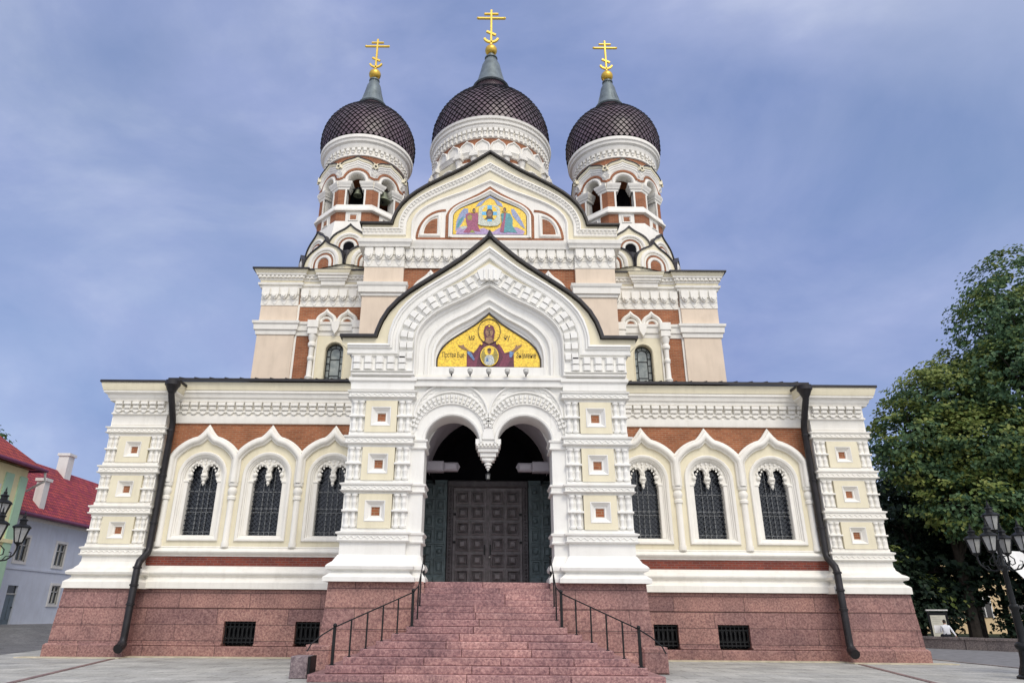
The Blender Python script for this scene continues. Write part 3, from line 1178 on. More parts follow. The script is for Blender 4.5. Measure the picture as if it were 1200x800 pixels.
c1 = lambda x, y: ((x - 622) * 3.44 / 822, 9.035 + (478 - y) * 1.95 / 395)
fig = [
    ([(447, 478), (447, 372), (470, 360), (500, 372), (530, 340), (556, 300), (592, 280), (650, 280), (690, 296), (722, 330), (748, 372), (782, 362), (818, 352), (822, 478)], 't_wine'),
    ([(450, 470), (452, 400), (500, 440), (560, 300), (580, 300), (545, 370), (520, 478)], 't_wine2'),
    ([(700, 478), (735, 400), (690, 310), (705, 310), (760, 390), (815, 372), (760, 478)], 't_wine2'),
    ([(447, 372), (452, 358), (480, 370), (512, 420), (500, 425)], 't_blue'),
    ([(785, 362), (818, 350), (824, 366), (800, 405), (785, 400)], 't_blue'),
    ([(455, 362), (440, 350), (415, 348), (385, 328), (376, 316), (400, 322), (408, 318), (420, 312), (424, 326), (450, 348), (466, 360)], 't_skin'),
    ([(798, 362), (826, 338), (834, 322), (846, 312), (848, 324), (872, 314), (888, 314), (872, 330), (845, 350), (818, 366)], 't_skin'),
    (ring(624, 214, 92, 4), 'mosaic_line'),
    ([(592, 290), (584, 250), (578, 215), (590, 180), (622, 164), (655, 178), (670, 215), (664, 255), (656, 290)], 't_wine'),
    (circ(624, 218, 32, 18, 42), 't_skin'),
    ([(600, 262), (648, 262), (656, 296), (624, 310), (592, 296)], 't_skin'),
    ([(592, 212), (590, 190), (622, 172), (656, 190), (656, 212), (640, 198), (608, 198)], 't_wine2'),
    ([(606, 206), (618, 204), (618, 209), (606, 210)], 't_brown'), ([(630, 204), (642, 206), (642, 210), (630, 209)], 't_brown'),
    ([(622, 208), (627, 208), (629, 232), (620, 232)], 't_brown'), ([(613, 243), (636, 243), (632, 248), (617, 248)], 't_wine'),
    (circ(624, 180, 7, 10), 't_gold'), (circ(562, 310, 9, 10), 't_gold'), (circ(688, 306, 9, 10), 't_gold'),
    (circ(627, 398, 73, 26), 't_olive'), (ring(627, 398, 73, 6), 't_gold'),
    (circ(625, 362, 38, 20), 't_gold'),
    ([(586, 452), (590, 412), (608, 392), (645, 392), (660, 412), (666, 452), (640, 466), (605, 464)], 't_pale'),
    ([(598, 440), (608, 404), (622, 440)], 't_blue'),
    (circ(625, 366, 15, 14, 19), 't_skin'), (circ(625, 354, 16, 12, 11), 't_brown'),
]
layers(mo, c1, fig, MZ)


def writing(txt, parent, x, z, y, h, width, mt='mosaic_line'):
    cu = bpy.data.curves.new('lettering', 'FONT')
    cu.body = txt
    cu.align_x = 'CENTER'
    cu.align_y = 'CENTER'
    cu.size = h
    cu.extrude = .002
    cu.resolution_u = 3
    tmp = bpy.data.objects.new('lettering', cu)
    COL.objects.link(tmp)
    dg = bpy.context.evaluated_depsgraph_get()
    me = bpy.data.meshes.new_from_object(tmp.evaluated_get(dg))
    bpy.data.objects.remove(tmp)
    f = M()
    xs_ = [v.co.x for v in me.vertices]
    squeeze = width / (max(xs_) - min(xs_))
    f.add([(x + v.co.x * squeeze, y - v.co.z, z + v.co.y) for v in me.vertices], [tuple(p.vertices) for p in me.polygons], mt)
    bpy.data.meshes.remove(me)
    return f.build('lettering', parent, smooth=False)


writing('Прстая Бце', mo, *c1(338, 390), MZ - .006, .26, .72)
writing('Знаменiе', mo, *c1(918, 390), MZ - .006, .26, .66)
writing('МР', mo, *c1(485, 268), MZ - .006, .24, .2)
writing('ѲУ', mo, *c1(765, 266), MZ - .006, .24, .2)

# ---- central block with the big keel gable
cen = empty('central_gable', (0, 30, 10), cath)
FY = 30.0
m = M()
m.box(-6.15, 6.15, FY + .06, 56, 9, 18.9, 'brick')
m.build('brick_wall', cen)
for s in (-1, 1):
    m = M()
    x0, x1 = sorted((s * 4.22, s * 6.16))
    m.box(x0, x1, FY - .14, FY + 1, 10.5, 17.4, 'beige')
    P = around(x0, x1, FY - .14, FY + 2)
    cornice(m, P, [(0, 15.72), (.06, 15.74), (.08, 15.86), (.16, 15.9), (.18, 16.2), (.24, 16.26), (.26, 16.4), (0, 16.46)], 'white')
    cornice(m, P, [(0, 17.3), (.03, 17.32), (.03, 17.4), (0, 17.42)], 'white')
    m.build('pilaster', cen)
m = M()
m.box(-4.22, 4.22, FY - .05, FY + .06, 18.25, 18.75, 'white')
pendant_frieze(m, -4.22, 4.22, FY, 17.38, 18.35, 'white', .47, .2)
for s in (-1, 1):
    x0, x1 = sorted((s * 4.2, s * 6.2))
    m.box(x0, x1, FY - .15, FY + 2, 17.9, 18.8, 'white')
    pendant_frieze(m, x0, x1, FY - .15, 17.38, 18.35, 'white', .47, .2)
    cornice(m, around(x0, x1, FY - .15, 55 if s > 0 else 2 + FY), [(0, 18.3), (.26, 18.34), (.28, 18.5), (.34, 18.56), (.36, 18.74), (0, 18.78)], 'white')
cornice(m, [(-4.2, FY - .05), (4.2, FY - .05)], [(0, 18.3), (.2, 18.34), (.22, 18.5), (.26, 18.56), (.28, 18.74), (0, 18.8)], 'white')
m.build('frieze', cen)
# gable field
m = M()
outer = [(-6.45, 19.4), (-6.45, 19.73)] + ogee(4.88, 19.73, 24.1, OG_M) + [(6.45, 19.73), (6.45, 19.4), (6.2, 18.75), (-6.2, 18.75)]
m.prism(outer, FY - .1, FY + 1.0, 'cream')
m.build('gable_wall', cen)
m = M()
gy = FY - .1
pD = shoulder(4.4, 19.3, 19.8, 23.25, 6.38, OG_M)
m.sweep(pD, [(.19, 0), (.19, .18), (.12, .2), (.1, .14), (-.03, .12), (-.05, .1), (-.16, .09), (-.19, .04), (-.19, 0)], 'white', gy)
billets(m, pD, .2, -.02, .1, .06, gy - .12, 'white', .6)
pE = ogee(3.82, 19.85, 22.3, OG_M, 18.82)
m.sweep(pE, [(.13, 0), (.13, .1), (.07, .13), (.02, .1), (-.02, .04), (-.1, .03), (-.13, 0)], 'white', gy)
m.build('gable_moulding', cen)
m = M()
m.prism(ogee(3.74, 19.8, 22.2, OG_M, 18.84), gy - .03, gy, 'white')
pF = ogee(2.17, 20.25, 21.98, OG_A, 18.97)
m.sweep(pF, step(-.07, .07, .035), 'brick', gy - .02)
m.box(-3.7, 3.7, gy - .055, gy - .02, 18.9, 19.0, 'brick')
m.sweep(ogee(1.98, 20.28, 21.72, OG_A, 19.02), [(.1, 0), (.1, .1), (.02, .13), (-.02, .08), (-.1, .05), (-.1, 0)], 'white', gy - .02)
m.box(-2.05, 2.05, gy - .08, gy - .02, 19.02, 19.16, 'white')
for s in (-1, 1):
    q = [(s * 3.66, 18.97)] + [(s * (2.3 + 1.36 * math.cos(R(a))), 18.97 + 1.62 * math.sin(R(a))) for a in range(6, 91, 7)] + [(s * 2.24, 20.6)]
    if s > 0:
        q = q[::-1]
    m.sweep(q, step(-.06, .06, .035), 'brick', gy - .02)
    q = [(s * 2.55, 19.13)] + [(s * (2.55 + .92 * math.cos(R(a))), 19.13 + 1.18 * math.sin(R(a))) for a in range(0, 91, 9)]
    if s > 0:
        q = q[::-1]
    m.sweep(q, roll(-.09, .09, .09), 'white', gy - .02, closed=True)
    q = [(s * 2.66, 19.22)] + [(s * (2.66 + .66 * math.cos(R(a))), 19.22 + .9 * math.sin(R(a))) for a in range(0, 91, 9)]
    m.prism(q, gy - .035, gy - .02, 'brick')
m.build('gable_panel', cen)
m = M()
ro = [(-6.55, 19.75)] + ogee(4.92, 19.75, 24.14, OG_M) + [(6.55, 19.75)]
m.sweep(ro, [(-.02, 0), (-.02, .22), (.07, .22), (.1, .16), (.1, -9), (-.02, -9)], 'roof_metal', gy)
m.build('gable_roof', cen)
mos = M()
my = gy - .05
pane = ogee(1.87, 20.3, 21.5, OG_A, 19.17)
mos.prism(pane, my, my + .03, 't_gold')
mos.sweep(pane, step(-.02, .02, .02), 'mosaic_line', my, closed=True)
mo2 = mos.build('mosaic', cen)
c2 = lambda x, y: ((x - 602) * 3.74 / 975, 19.175 + (565 - y) * 2.32 / 500)
fig2 = [
    ([(150, 520), (160, 400), (200, 300), (250, 235), (310, 235), (318, 300), (270, 360), (230, 430), (185, 500)], 't_wing'),
    ([(160, 480), (190, 380), (260, 330), (250, 370), (190, 470)], 't_teal'),
    ([(880, 240), (920, 235), (970, 300), (1030, 400), (1070, 490), (1010, 450), (950, 380), (900, 320)], 't_wing'),
    ([(410, 215), (450, 160), (520, 120), (600, 70), (690, 120), (760, 170), (775, 215), (700, 190), (660, 120), (600, 95), (540, 130), (480, 195)], 't_wing'),
    ([(160, 545), (180, 490), (320, 470), (450, 500), (520, 480), (640, 530), (720, 480), (960, 470), (1060, 520), (1040, 560), (160, 560)], 't_violet'),
    ([(200, 470), (290, 455), (310, 480), (240, 500)], 't_pale'),
    ([(250, 540), (310, 470), (290, 400), (280, 310), (330, 290), (380, 300), (440, 285), (452, 360), (440, 440), (480, 530), (400, 520), (330, 545)], 't_rose'),
    ([(300, 340), (340, 310), (370, 330), (360, 390), (310, 380)], 't_olive'), ([(340, 540), (370, 505), (410, 540)], 't_green'),
    ([(735, 520), (760, 430), (750, 300), (800, 290), (870, 300), (905, 370), (900, 450), (960, 540), (840, 530), (790, 540)], 't_teal'),
    ([(735, 525), (750, 440), (780, 380), (790, 290), (815, 290), (800, 420), (785, 535)], 't_rose'),
    (circ(385, 260, 36, 16), 't_gold'), (circ(390, 265, 22, 14, 30), 't_brown'), (circ(396, 270, 14, 12, 20), 't_skin'),
    (circ(800, 250, 36, 16), 't_gold'), (circ(798, 252, 22, 14, 30), 't_brown'), (circ(792, 258, 14, 12, 20), 't_skin'),
    ([(448, 440), (455, 230), (500, 205), (600, 195), (700, 205), (738, 240), (742, 420), (700, 455), (600, 462), (490, 455)], 't_linen'),
    (circ(598, 300, 102, 28), 't_gold'),
    ([(568, 200), (628, 200), (632, 405), (566, 405)], 't_sky'), ([(497, 282), (697, 282), (697, 326), (497, 326)], 't_sky'),
    ([(530, 385), (560, 350), (550, 290), (570, 255), (600, 245), (630, 258), (648, 295), (636, 350), (660, 385), (600, 372)], 't_brown'),
    (circ(598, 312, 30, 16, 44), 't_skin'), ([(575, 345), (622, 345), (610, 375), (588, 375)], 't_brown'),
    ([(582, 300), (594, 298), (594, 304), (582, 305)], 't_brown'), ([(604, 298), (616, 300), (616, 305), (604, 304)], 't_brown'),
]
layers(mo2, c2, fig2, my)
# small keel hoods just showing above the porch roof
for s in (-1, 1):
    h = M()
    kx = s * 2.9
    h.sweep(ogee(.85, 15.7, 17.05, OG_K, 15.2, kx), roll(-.2, .14, .2), 'white', FY + .04)
    h.prism(ogee(.75, 15.7, 16.9, OG_K, 15.2, kx), FY - .02, FY + .05, 'white')
    h.build('window_hood', cen)

# ---- corner blocks of the upper church
for s in (-1, 1):
    cb = empty('corner_block', (s * 8.9, 31.5, 10), cath)
    BY = 31.5
    m = M(side_T(s))
    m.prism([(6.0, 10), (11.5, 10), (11.5, 17.7), (6.0, 17.7)], BY, BY + .5, 'brick', holes=[win_hole(7.62, .46, 11.2, 13.5)])
    m.box(6.0, 11.45, BY + .45, 56, 9, 17.7, 'beige')
    m.build('brick_wall', cb)
    m = M(side_T(s))
    m.box(9.68, 11.52, BY - .15, 56, 10, 16.2, 'beige')
    m.box(9.58, 9.7, BY - .06, BY + .1, 10, 16.0, 'white')
    m.build('pilaster', cb)
    m = M(side_T(s))
    P = [(6.0, BY), (9.66, BY), (9.66, BY - .15), (11.54, BY - .15), (11.54, 56)]
    cornice(m, P, [(0, 16.8), (.1, 16.83), (.12, 16.93), (.2, 16.97), (.22, 17.08), (0, 17.1)], 'white')
    cornice(m, P, [(0, 17.08), (.12, 17.08), (.13, 17.24), (0, 17.24)], 'cream')
    cornice(m, P, [(0, 17.22), (.16, 17.23), (.18, 17.32), (.24, 17.34), (.24, 17.46), (.31, 17.48), (.33, 17.57), (0, 17.59)], 'white')
    cornice(m, P, [(0, 17.57), (.34, 17.57), (.42, 17.72), (.42, 17.75), (0, 17.75)], 'cream')
    for a, b, yy in ((6.2, 9.6, BY - .24), (9.45, 11.76, BY - .39)):
        n = int((b - a) / .2)
        for i in range(n):
            xx = a + (b - a) * (i + .5) / n
            m.box(xx - .06, xx + .06, yy - .06, yy + .02, 17.345, 17.455, 'white')
    Q = around(7.45, 8.5, BY - .2, BY)
    cornice(m, Q, [(0, 16.95), (.08, 17.0), (.1, 17.22), (.16, 17.23), (.18, 17.32), (.24, 17.34), (.24, 17.46), (.31, 17.48), (.33, 17.57), (0, 17.59)], 'white')
    cornice(m, Q, [(0, 17.57), (.34, 17.57), (.4, 17.73), (0, 17.74)], 'cream')
    m.box(7.46, 8.49, BY - .21, BY, 16.95, 17.72, 'white')
    pendant_frieze(m, 6.2, 9.6, BY, 15.92, 16.82, 'white', .46, .2)
    m.box(9.66, 11.54, BY - .16, BY + .3, 16.0, 16.82, 'white')
    pendant_frieze(m, 9.66, 11.54, BY - .15, 15.92, 16.82, 'white', .46, .2)
    m.build('cornice', cb)
    m = M(side_T(s))
    P2 = [(6.0, BY), (9.66, BY), (9.66, BY - .15), (11.54, BY - .15), (11.54, 56)]
    cornice(m, P2, [(0, 14.28), (.05, 14.3), (.07, 14.5), (.14, 14.54), (.16, 14.8), (.22, 14.85), (.24, 14.98), (0, 15.02)], 'white')
    m.build('string_course', cb)
    m = M(side_T(s))
    P3 = [(6.0, BY), (9.66, BY), (9.66, BY - .15), (11.54, BY - .15), (11.54, 56)]
    cornice(m, P3, [(0, 17.74), (.5, 17.74), (.5, 17.82), (0, 17.86)], 'roof_metal')
    m.add([(6, BY - .1, 17.85), (11.6, BY - .2, 17.85), (11.6, 44, 17.85), (6, 44, 17.85), (9, 36, 19.6)], [(0, 1, 4), (1, 2, 4), (2, 3, 4), (3, 0, 4)], 'roof_metal')
    m.build('roof', cb)
    # window with twin hoods
    w = M(side_T(s))
    c = 7.62
    w.prism(win_hole(c, .45, 11.2, 13.5), BY + .28, BY + .32, 'glass_leaded')
    wo = w.build('window', cb)
    f = M(side_T(s))
    f.prism([(6.55, 10.4), (8.7, 10.4), (8.7, 14.28), (6.55, 14.28)], BY - .06, BY, 'cream', holes=[win_hole(c, .45, 11.2, 13.5)])
    lp = [(c - .45, 11.2), (c - .45, 13.5)] + arc(c, 13.5, .45, 180, 0, 16)[1:] + [(c + .45, 11.2)]
    f.sweep(lp, [(-.01, -.3), (-.01, 0), (.03, .03), (.06, 0)], 'cream', BY - .06)
    f.box(8.5, 8.58, BY - .14, BY, 10.4, 14.25, 'white')
    f.box(6.6, 6.7, BY - .14, BY, 10.4, 14.25, 'white')
    f.build('frame', wo)
    l = M(side_T(s))
    yl = BY + .26
    l.sweep(lp, step(-.05, -.01, .03), 'black_iron', yl)
    for dx in (-.24, .24):
        l.box(c + dx - .018, c + dx + .018, yl - .02, yl, 11.2, 13.55, 'black_iron')
    for k in range(7):
        zz = 11.5 + k * .36
        l.box(c - .45, c - .24, yl - .018, yl, zz - .014, zz + .014, 'black_iron')
        l.box(c + .24, c + .45, yl - .018, yl, zz - .014, zz + .014, 'black_iron')
    for zz in (12.3, 13.15):
        l.box(c - .24, c + .24, yl - .018, yl, zz - .014, zz + .014, 'black_iron')
    l.sweep(arc(c, 13.5, .24, 180, 0, 12), step(-.016, .016, .02), 'black_iron', yl)
    for a in (45, 90, 135):
        l.bar((c + .24 * math.cos(R(a)), yl - .01, 13.5 + .24 * math.sin(R(a))), (c + .44 * math.cos(R(a)), yl - .01, 13.5 + .44 * math.sin(R(a))), .028, .02, 'black_iron')
    l.build('leading', wo)
    for xx in (8.72, 6.5):
        k = M(side_T(s))
        k.lathe([(.2, 10.6), (.2, 11.9), (.16, 11.95), (.2, 12.05), (.13, 12.15), (.12, 12.9), (.16, 12.95), (.16, 13.1), (.12, 13.15), (.13, 13.6), (.19, 13.66), (.2, 13.8), (.14, 13.9), (.2, 14.1), (.22, 14.26)], 'white', xx, BY - .2, 12)
        k.box(xx - .24, xx + .24, BY - .42, BY, 14.26, 14.58, 'white', .02)
        k.box(xx - .28, xx + .28, BY - .46, BY, 14.58, 15.0, 'white', .03)
        k.build('colonette', cb)
    h = M(side_T(s))
    for kx in (8.17, 7.12):
        h.sweep(ogee(.46, 14.98, 15.62, OG_K, 14.9, kx), roll(-.13, .1, .16, 6), 'white', BY - .02)
        h.sweep([(kx - .27, 14.9)] + arc(kx, 15.0, .27, 180, 0, 12) + [(kx + .27, 14.9)], roll(-.07, .07, .09), 'white', BY - .02)
        h.prism([(kx + .2, 14.9)] + arc(kx, 15.0, .2, 0, 180, 10) + [(kx - .2, 14.9)], BY - .03, BY, 'brick')
    h.prism([(7.42, 14.98), (7.86, 14.98), (7.8, 14.6), (7.64, 14.3), (7.48, 14.6)], BY - .3, BY, 'white')
    h.build('window_hood', cb)


# ---- onion domes clad in diamond scales
def onion(m, prof, N, mat='scale', bump=.055, lift=.0):
    """prof: dense list (r,z). diamonds laid on the surface, each a raised tile with a sunk seam"""
    # arclength table
    L_ = [0]
    for (a, b), (c, d) in zip(prof, prof[1:]):
        L_.append(L_[-1] + math.hypot(c - a, d - b))

    def at(t):
        t = max(0, min(L_[-1], t))
        i = 0
        while i < len(L_) - 2 and L_[i + 1] < t:
            i += 1
        f = (t - L_[i]) / max(L_[i + 1] - L_[i], 1e-9)
        r = prof[i][0] + (prof[i + 1][0] - prof[i][0]) * f
        z = prof[i][1] + (prof[i + 1][1] - prof[i][1]) * f
        dr, dz = prof[i + 1][0] - prof[i][0], prof[i + 1][1] - prof[i][1]
        q = math.hypot(dr, dz)
        return r, z, dz / q, -dr / q          # outward normal (radial, z)
    rows = [0.0]
    while rows[-1] < L_[-1]:
        r = at(rows[-1])[0]
        rows.append(rows[-1] + PI * r / N * 1.15)
    P = [at(t) for t in rows]

    def pt(j, a, off):
        r, z, nr, nz = P[j]
        r += nr * off
        z += nz * off
        return ((r) * math.cos(a), (r) * math.sin(a), z)
    da = 2 * PI / N
    rnd = random.Random(3)
    for j in range(1, len(rows) - 1):
        for i in range(N):
            a = (i + .5 * (j % 2)) * da
            B, T_, Lf, Rt = pt(j - 1, a, 0), pt(j + 1, a, 0), pt(j, a - da / 2, 0), pt(j, a + da / 2, 0)
            k = bump * (P[j][0] / P[0][0]) * rnd.uniform(.85, 1.15)
            c = Vector(pt(j, a, 0))
            off = Vector(pt(j, a, k)) - c
            tl = rnd.uniform(-.15, .15)
            inn = []
            for q, e in ((B, 1.5 + tl), (Rt, 1), (T_, .45 - tl), (Lf, 1)):
                inn.append(tuple(c + (Vector(q) - c) * .80 + off * e))
            m.add([B, Rt, T_, Lf] + inn, [(0, 1, 5, 4), (1, 2, 6, 5), (2, 3, 7, 6), (3, 0, 4, 7)], 'scale_seam')
            m.add(inn, [(0, 1, 2, 3)], mat)


def dome_profile(R0, z0, zc, Rm, zn, rn):
    """lower ring (R0,z0), widest Rm at zc, sweeping to the neck (rn, zn)"""
    pts = []
    a0 = -math.asin(min(1, (zc - z0) / Rm))
    for i in range(5):
        a = a0 * (1 - i / 5)
        pts.append((R0 + (Rm - R0) * (1 - (a / a0) ** 2 if a0 else 1), z0 + (zc - z0) * i / 5))
    for i in range(25):
        a = R(62) * i / 24
        pts.append((Rm * math.cos(a), zc + Rm * 1.0 * math.sin(a)))
    # concave run to the neck
    r1, z1 = pts[-1]
    t = Vector((-math.sin(R(62)), math.cos(R(62)))) * Rm * .30
    p0, p1 = Vector((r1, z1)), Vector((r1, z1)) + t
    p3 = Vector((rn, zn))
    p2 = p3 - Vector((-.4, 1)) * Rm * .2
    for i in range(1, 13):
        u = i / 12
        q = p0 * (1 - u) ** 3 + p1 * 3 * u * (1 - u) ** 2 + p2 * 3 * u * u * (1 - u) + p3 * u ** 3
        pts.append((q.x, q.y))
    return pts


def cross(m, cx, cy, z0, h, w, mat):
    t = h * .023
    zt = z0 + h
    m.box(cx - t, cx + t, cy - t, cy + t, z0, zt, mat, t * .4)
    zb = z0 + h * .77
    m.box(cx - w / 2, cx + w / 2, cy - t * .9, cy + t * .9, zb - t, zb + t, mat, t * .4)
    zb = z0 + h * .89
    m.box(cx - w * .27, cx + w * .27, cy - t * .9, cy + t * .9, zb - t * .9, zb + t * .9, mat, t * .4)
    zb = z0 + h * .35
    m.bar((cx - w * .17, cy, zb + h * .05), (cx + w * .17, cy, zb - h * .05), t * 2, t * 1.8, mat)
    q = arc(cx, z0 + h * .26, w * .27, 200, 340, 12)
    m.sweep(q, [(-t * .9, -t), (-t * .9, t), (t * .9, t), (t * .9, -t)], mat, cy)
    for sx in (-1, 1):
        m.ball((cx + sx * w * .5, cy, z0 + h * .77), t * 1.3, mat, 8, 6)


def crown(parent, cx, cy, R0, z0, zc, Rm, zn, rn, neck_top, rt, ballz, ballr, ch, cw, N):
    d = M(Matrix.Translation((cx, cy, 0)))
    pr = dome_profile(R0, z0, zc, Rm, zn, rn)
    onion(d, pr, N, bump=.055 * Rm / 4.6 + .02)
    d.lathe([(r - .12, z) for r, z in pr if r > .2], 'scale_seam', seg=48)
    do = d.build('dome', parent, smooth=False)
    n = M(Matrix.Translation((cx, cy, 0)))
    n.lathe([(rn * 1.12, zn - .12), (rn * 1.2, zn - .04), (rn * 1.16, zn + .05), (rn * 1.04, zn + .1), (rn * .86, zn + (neck_top - zn) * .25), (rn * .71, zn + (neck_top - zn) * .5), (rn * .58, zn + (neck_top - zn) * .75), (rt, neck_top - .12), (rt * 1.25, neck_top - .08), (rt * 1.25, neck_top), (rt * .8, neck_top + .06), (rt * .6, ballz - ballr * .9)], 'neck_lead', seg=24)
    for i in range(18):
        a = 2 * PI * i / 18
        n.bar((rn * .98 * math.cos(a), rn * .98 * math.sin(a), zn + .12), (rt * math.cos(a), rt * math.sin(a), neck_top - .12), .05, .06, 'neck_lead', (math.cos(a), math.sin(a), 0))
    n.build('neck', parent)
    b = M()
    b.ball((cx, cy, ballz), ballr, 'gold', 20, 12)
    b.lathe([(ballr * .5, ballz + ballr * .85), (ballr * .4, ballz + ballr * 1.05), (ballr * .2, ballz + ballr * 1.2)], 'gold', cx, cy, 10)
    b.build('ball', parent)
    c = M()
    cross(c, cx, cy, ballz + ballr * .95, ch, cw, 'gold_paint')
    c.build('cross', parent)


s_ = NT('scale')
a_ = s_.noise(s_.pos(), .8, 4)
r_ = s_.ramp(a_, [(.35, (.054, .034, .040)), (.65, (.095, .052, .070))])
s_.l(r_, 0, s_.b, 'Base Color')
s_.set(.42, 0, .6)
plain('scale_seam', (.009, .007, .009), .6, .1, .3, .3)

# ---- bell towers
TA = 2.42        # apothem of the octagon
for s in (-1, 1):
    TX, TY = s * 7.8, 36.0
    tw = empty('bell_tower', (TX, TY, 18), cath)
    # stepped base: a ring of keel gables, a second ring, then the octagon
    m = M(cols_T(TX, TY))
    oc = lambda r, rot: [(r / math.cos(PI / 8) * math.cos(rot + PI / 4 * i), r / math.cos(PI / 8) * math.sin(rot + PI / 4 * i)) for i in range(8)]
    def frus(r0, z0, r1, z1, rot, mt):
        a, b = oc(r0, rot), oc(r1, rot)
        m.add([(x, y, z0) for x, y in a] + [(x, y, z1) for x, y in b], [(i, (i + 1) % 8, 8 + (i + 1) % 8, 8 + i) for i in range(8)] + [tuple(range(8, 16))], mt)
    frus(3.2, 17, 3.2, 18.98, 0, 'cream')
    frus(3.22, 18.98, 2.86, 20.0, 0, 'roof_metal')
    frus(2.72, 19.5, 2.72, 20.6, PI / 8, 'cream')
    frus(2.72, 20.6, 2.45, 22.2, PI / 8, 'white')
    m.build('base', tw)
    for i in range(8):
        k = M(cols_T(TX, TY, PI / 4 * i + PI / 8))
        kokoshnik(k, 0, 18.9, 2.62, 1.68, -3.28, .9)
        k.build('kokoshnik', tw)
    for i in range(8):
        k = M(cols_T(TX, TY, PI / 4 * i))
        kokoshnik(k, 0, 20.1, 2.3, 1.62, -2.84, .6, brick_core=False)
        k.build('kokoshnik', tw)
    # belfry
    bel = M()
    for i in range(8):
        bel.T = cols_T(TX, TY, PI / 4 * i)
        y = -TA
        hs = TA * math.tan(PI / 8)
        bel.box(-hs, hs, y, y + .3, 21.6, 22.86, 'brick')
        bel.box(-.44, .44, y - .04, y, 22.05, 22.86, 'white')
        bel.sweep([(-.2, 22.28), (-.2, 22.62), (.2, 22.62), (.2, 22.28)], roll(0, .08, .05), 'white', y - .04, closed=True)
        bel.box(-.17, .17, y - .05, y - .04, 22.31, 22.59, 'brick')
        for sg in (-1, 1):
            a, b = sorted((sg * .5, sg * hs))
            bel.box(a, b, y + .03, y + .55, 22.8, 24.9, 'white')
            a2, b2 = sorted((sg * .6, sg * (hs - .0)))
            bel.box(a2, b2, y + .018, y + .1, 23.25, 24.4, 'brick')
            a3, b3 = sorted((sg * .5, sg * .6))
            bel.box(a3, b3, y - .02, y + .1, 23.2, 24.4, 'white')
        bel.prism([(-hs, 24.85), (-.5, 24.85)] + arc(0, 24.9, .5, 180, 0, 12) + [(.5, 24.85), (hs, 24.85), (hs * 1.12, 25.8)] + ogee(hs * 1.0, 25.75, 26.5, OG_K)[::-1] + [(-hs * 1.12, 25.8)], y - .02, y + .5, 'white')
        # brick line and arch rolls
        bel.sweep([(-.58, 24.85)] + arc(0, 24.9, .58, 180, 0, 12) + [(.58, 24.85)], roll(-.08, .12, .12), 'white', y - .02)
        bel.sweep([(-hs * 1.04, 25.0)] + arc(0, 24.95, .78, 165, 15, 12) + [(hs * 1.04, 25.0)], step(-.06, .06, .06), 'brick', y - .02)
        bel.sweep([(-hs * 1.1, 25.6)] + ogee(hs * .96, 25.5, 26.2, OG_K) + [(hs * 1.1, 25.6)], [(-.3, 0), (-.24, .05), (-.15, .06), (-.11, .1), (-.03, .1), (.01, .14), (.09, .14)], 'white', y - .02)
        bel.sweep([(-hs * 1.1, 25.6)] + ogee(hs * .96, 25.5, 26.2, OG_K) + [(hs * 1.1, 25.6)], [(.08, .1), (.12, .17), (.3, .19), (.3, 0)], 'cream', y - .02)
        # sill and capital rings
    bo = bel.build('belfry', tw)
    octp = lambda r: [(TX + r / math.cos(PI / 8) * math.cos(-PI / 8 - PI / 4 * i), TY + r / math.cos(PI / 8) * math.sin(-PI / 8 - PI / 4 * i)) for i in range(8)]
    m = M()
    ccw = octp(TA)[::-1]
    m.sweep(ccw, [(0, 22.8), (.18, 22.84), (.18, 22.94), (.13, 23.0), (.06, 23.16), (.05, 23.28), (0, 23.32)], 'white', plan=True, closed=True)
    m.build('sill', bo)
    m = M()
    for i in range(8):
        m.T = cols_T(TX, TY, PI / 4 * i)
        hs = TA * math.tan(PI / 8)
        y = -TA
        for sg in (-1, 1):
            P = [(sg * .42, y + .55), (sg * .42, y), (sg * hs, y)]
            if sg > 0:
                P = [(.42, y + .55), (.42, y + .03), (hs, y + .03)]
            else:
                P = [(-hs, y + .03), (-.42, y + .03), (-.42, y + .55)]
            m.sweep(P, [(0, 24.32), (.05, 24.35), (.06, 24.45), (.12, 24.5), (.14, 24.62), (.2, 24.68), (.22, 24.82), (.1, 24.9), (0, 24.92)], 'white', plan=True)
    m.build('capital', bo)
    m = M()
    for i in range(8):
        m.T = cols_T(TX, TY, PI / 4 * i)
        hs = TA * math.tan(PI / 8)
        q = [(-hs * 1.16, 25.82)] + ogee(hs * 1.0, 25.74, 26.5, OG_K) + [(hs * 1.16, 25.82)]
        m.sweep(q, [(0.0, -.6), (0.0, .23), (.045, .23), (.05, .18), (.05, -.6)], 'roof_metal', -TA - .02)
    m.T = cols_T(TX, TY)
    m.lathe([(2.38, 25.9), (2.38, 26.3), (2.3, 26.5)], 'roof_metal', seg=32)
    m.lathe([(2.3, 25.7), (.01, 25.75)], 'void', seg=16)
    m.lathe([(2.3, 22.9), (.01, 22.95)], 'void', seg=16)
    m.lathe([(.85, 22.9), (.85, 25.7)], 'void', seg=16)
    m.build('belfry_roof', bo)
    # drum under the dome
    d = M(cols_T(TX, TY))
    d.lathe([(2.42, 25.6), (2.42, 26.75)], 'brick', seg=48)
    d.lathe([(2.42, 26.7), (2.5, 26.72), (2.5, 26.8), (2.45, 26.84), (2.45, 27.2), (2.56, 27.24), (2.6, 27.36), (2.62, 27.42), (2.63, 27.5), (2.71, 27.54), (2.76, 27.58), (2.79, 27.72), (2.86, 27.77), (2.88, 27.93), (2.86, 27.98), (2.6, 28.02)], 'white', seg=64)
    n = 46
    for i in range(n):
        d.T = cols_T(TX, TY, 2 * PI * i / n)
        d.box(-.1, .1, -2.58, -2.42, 27.02, 27.22, 'white', .015)
        d.box(-.06, .06, -2.54, -2.42, 26.86, 27.0, 'white', .015)
    d.build('drum', tw)
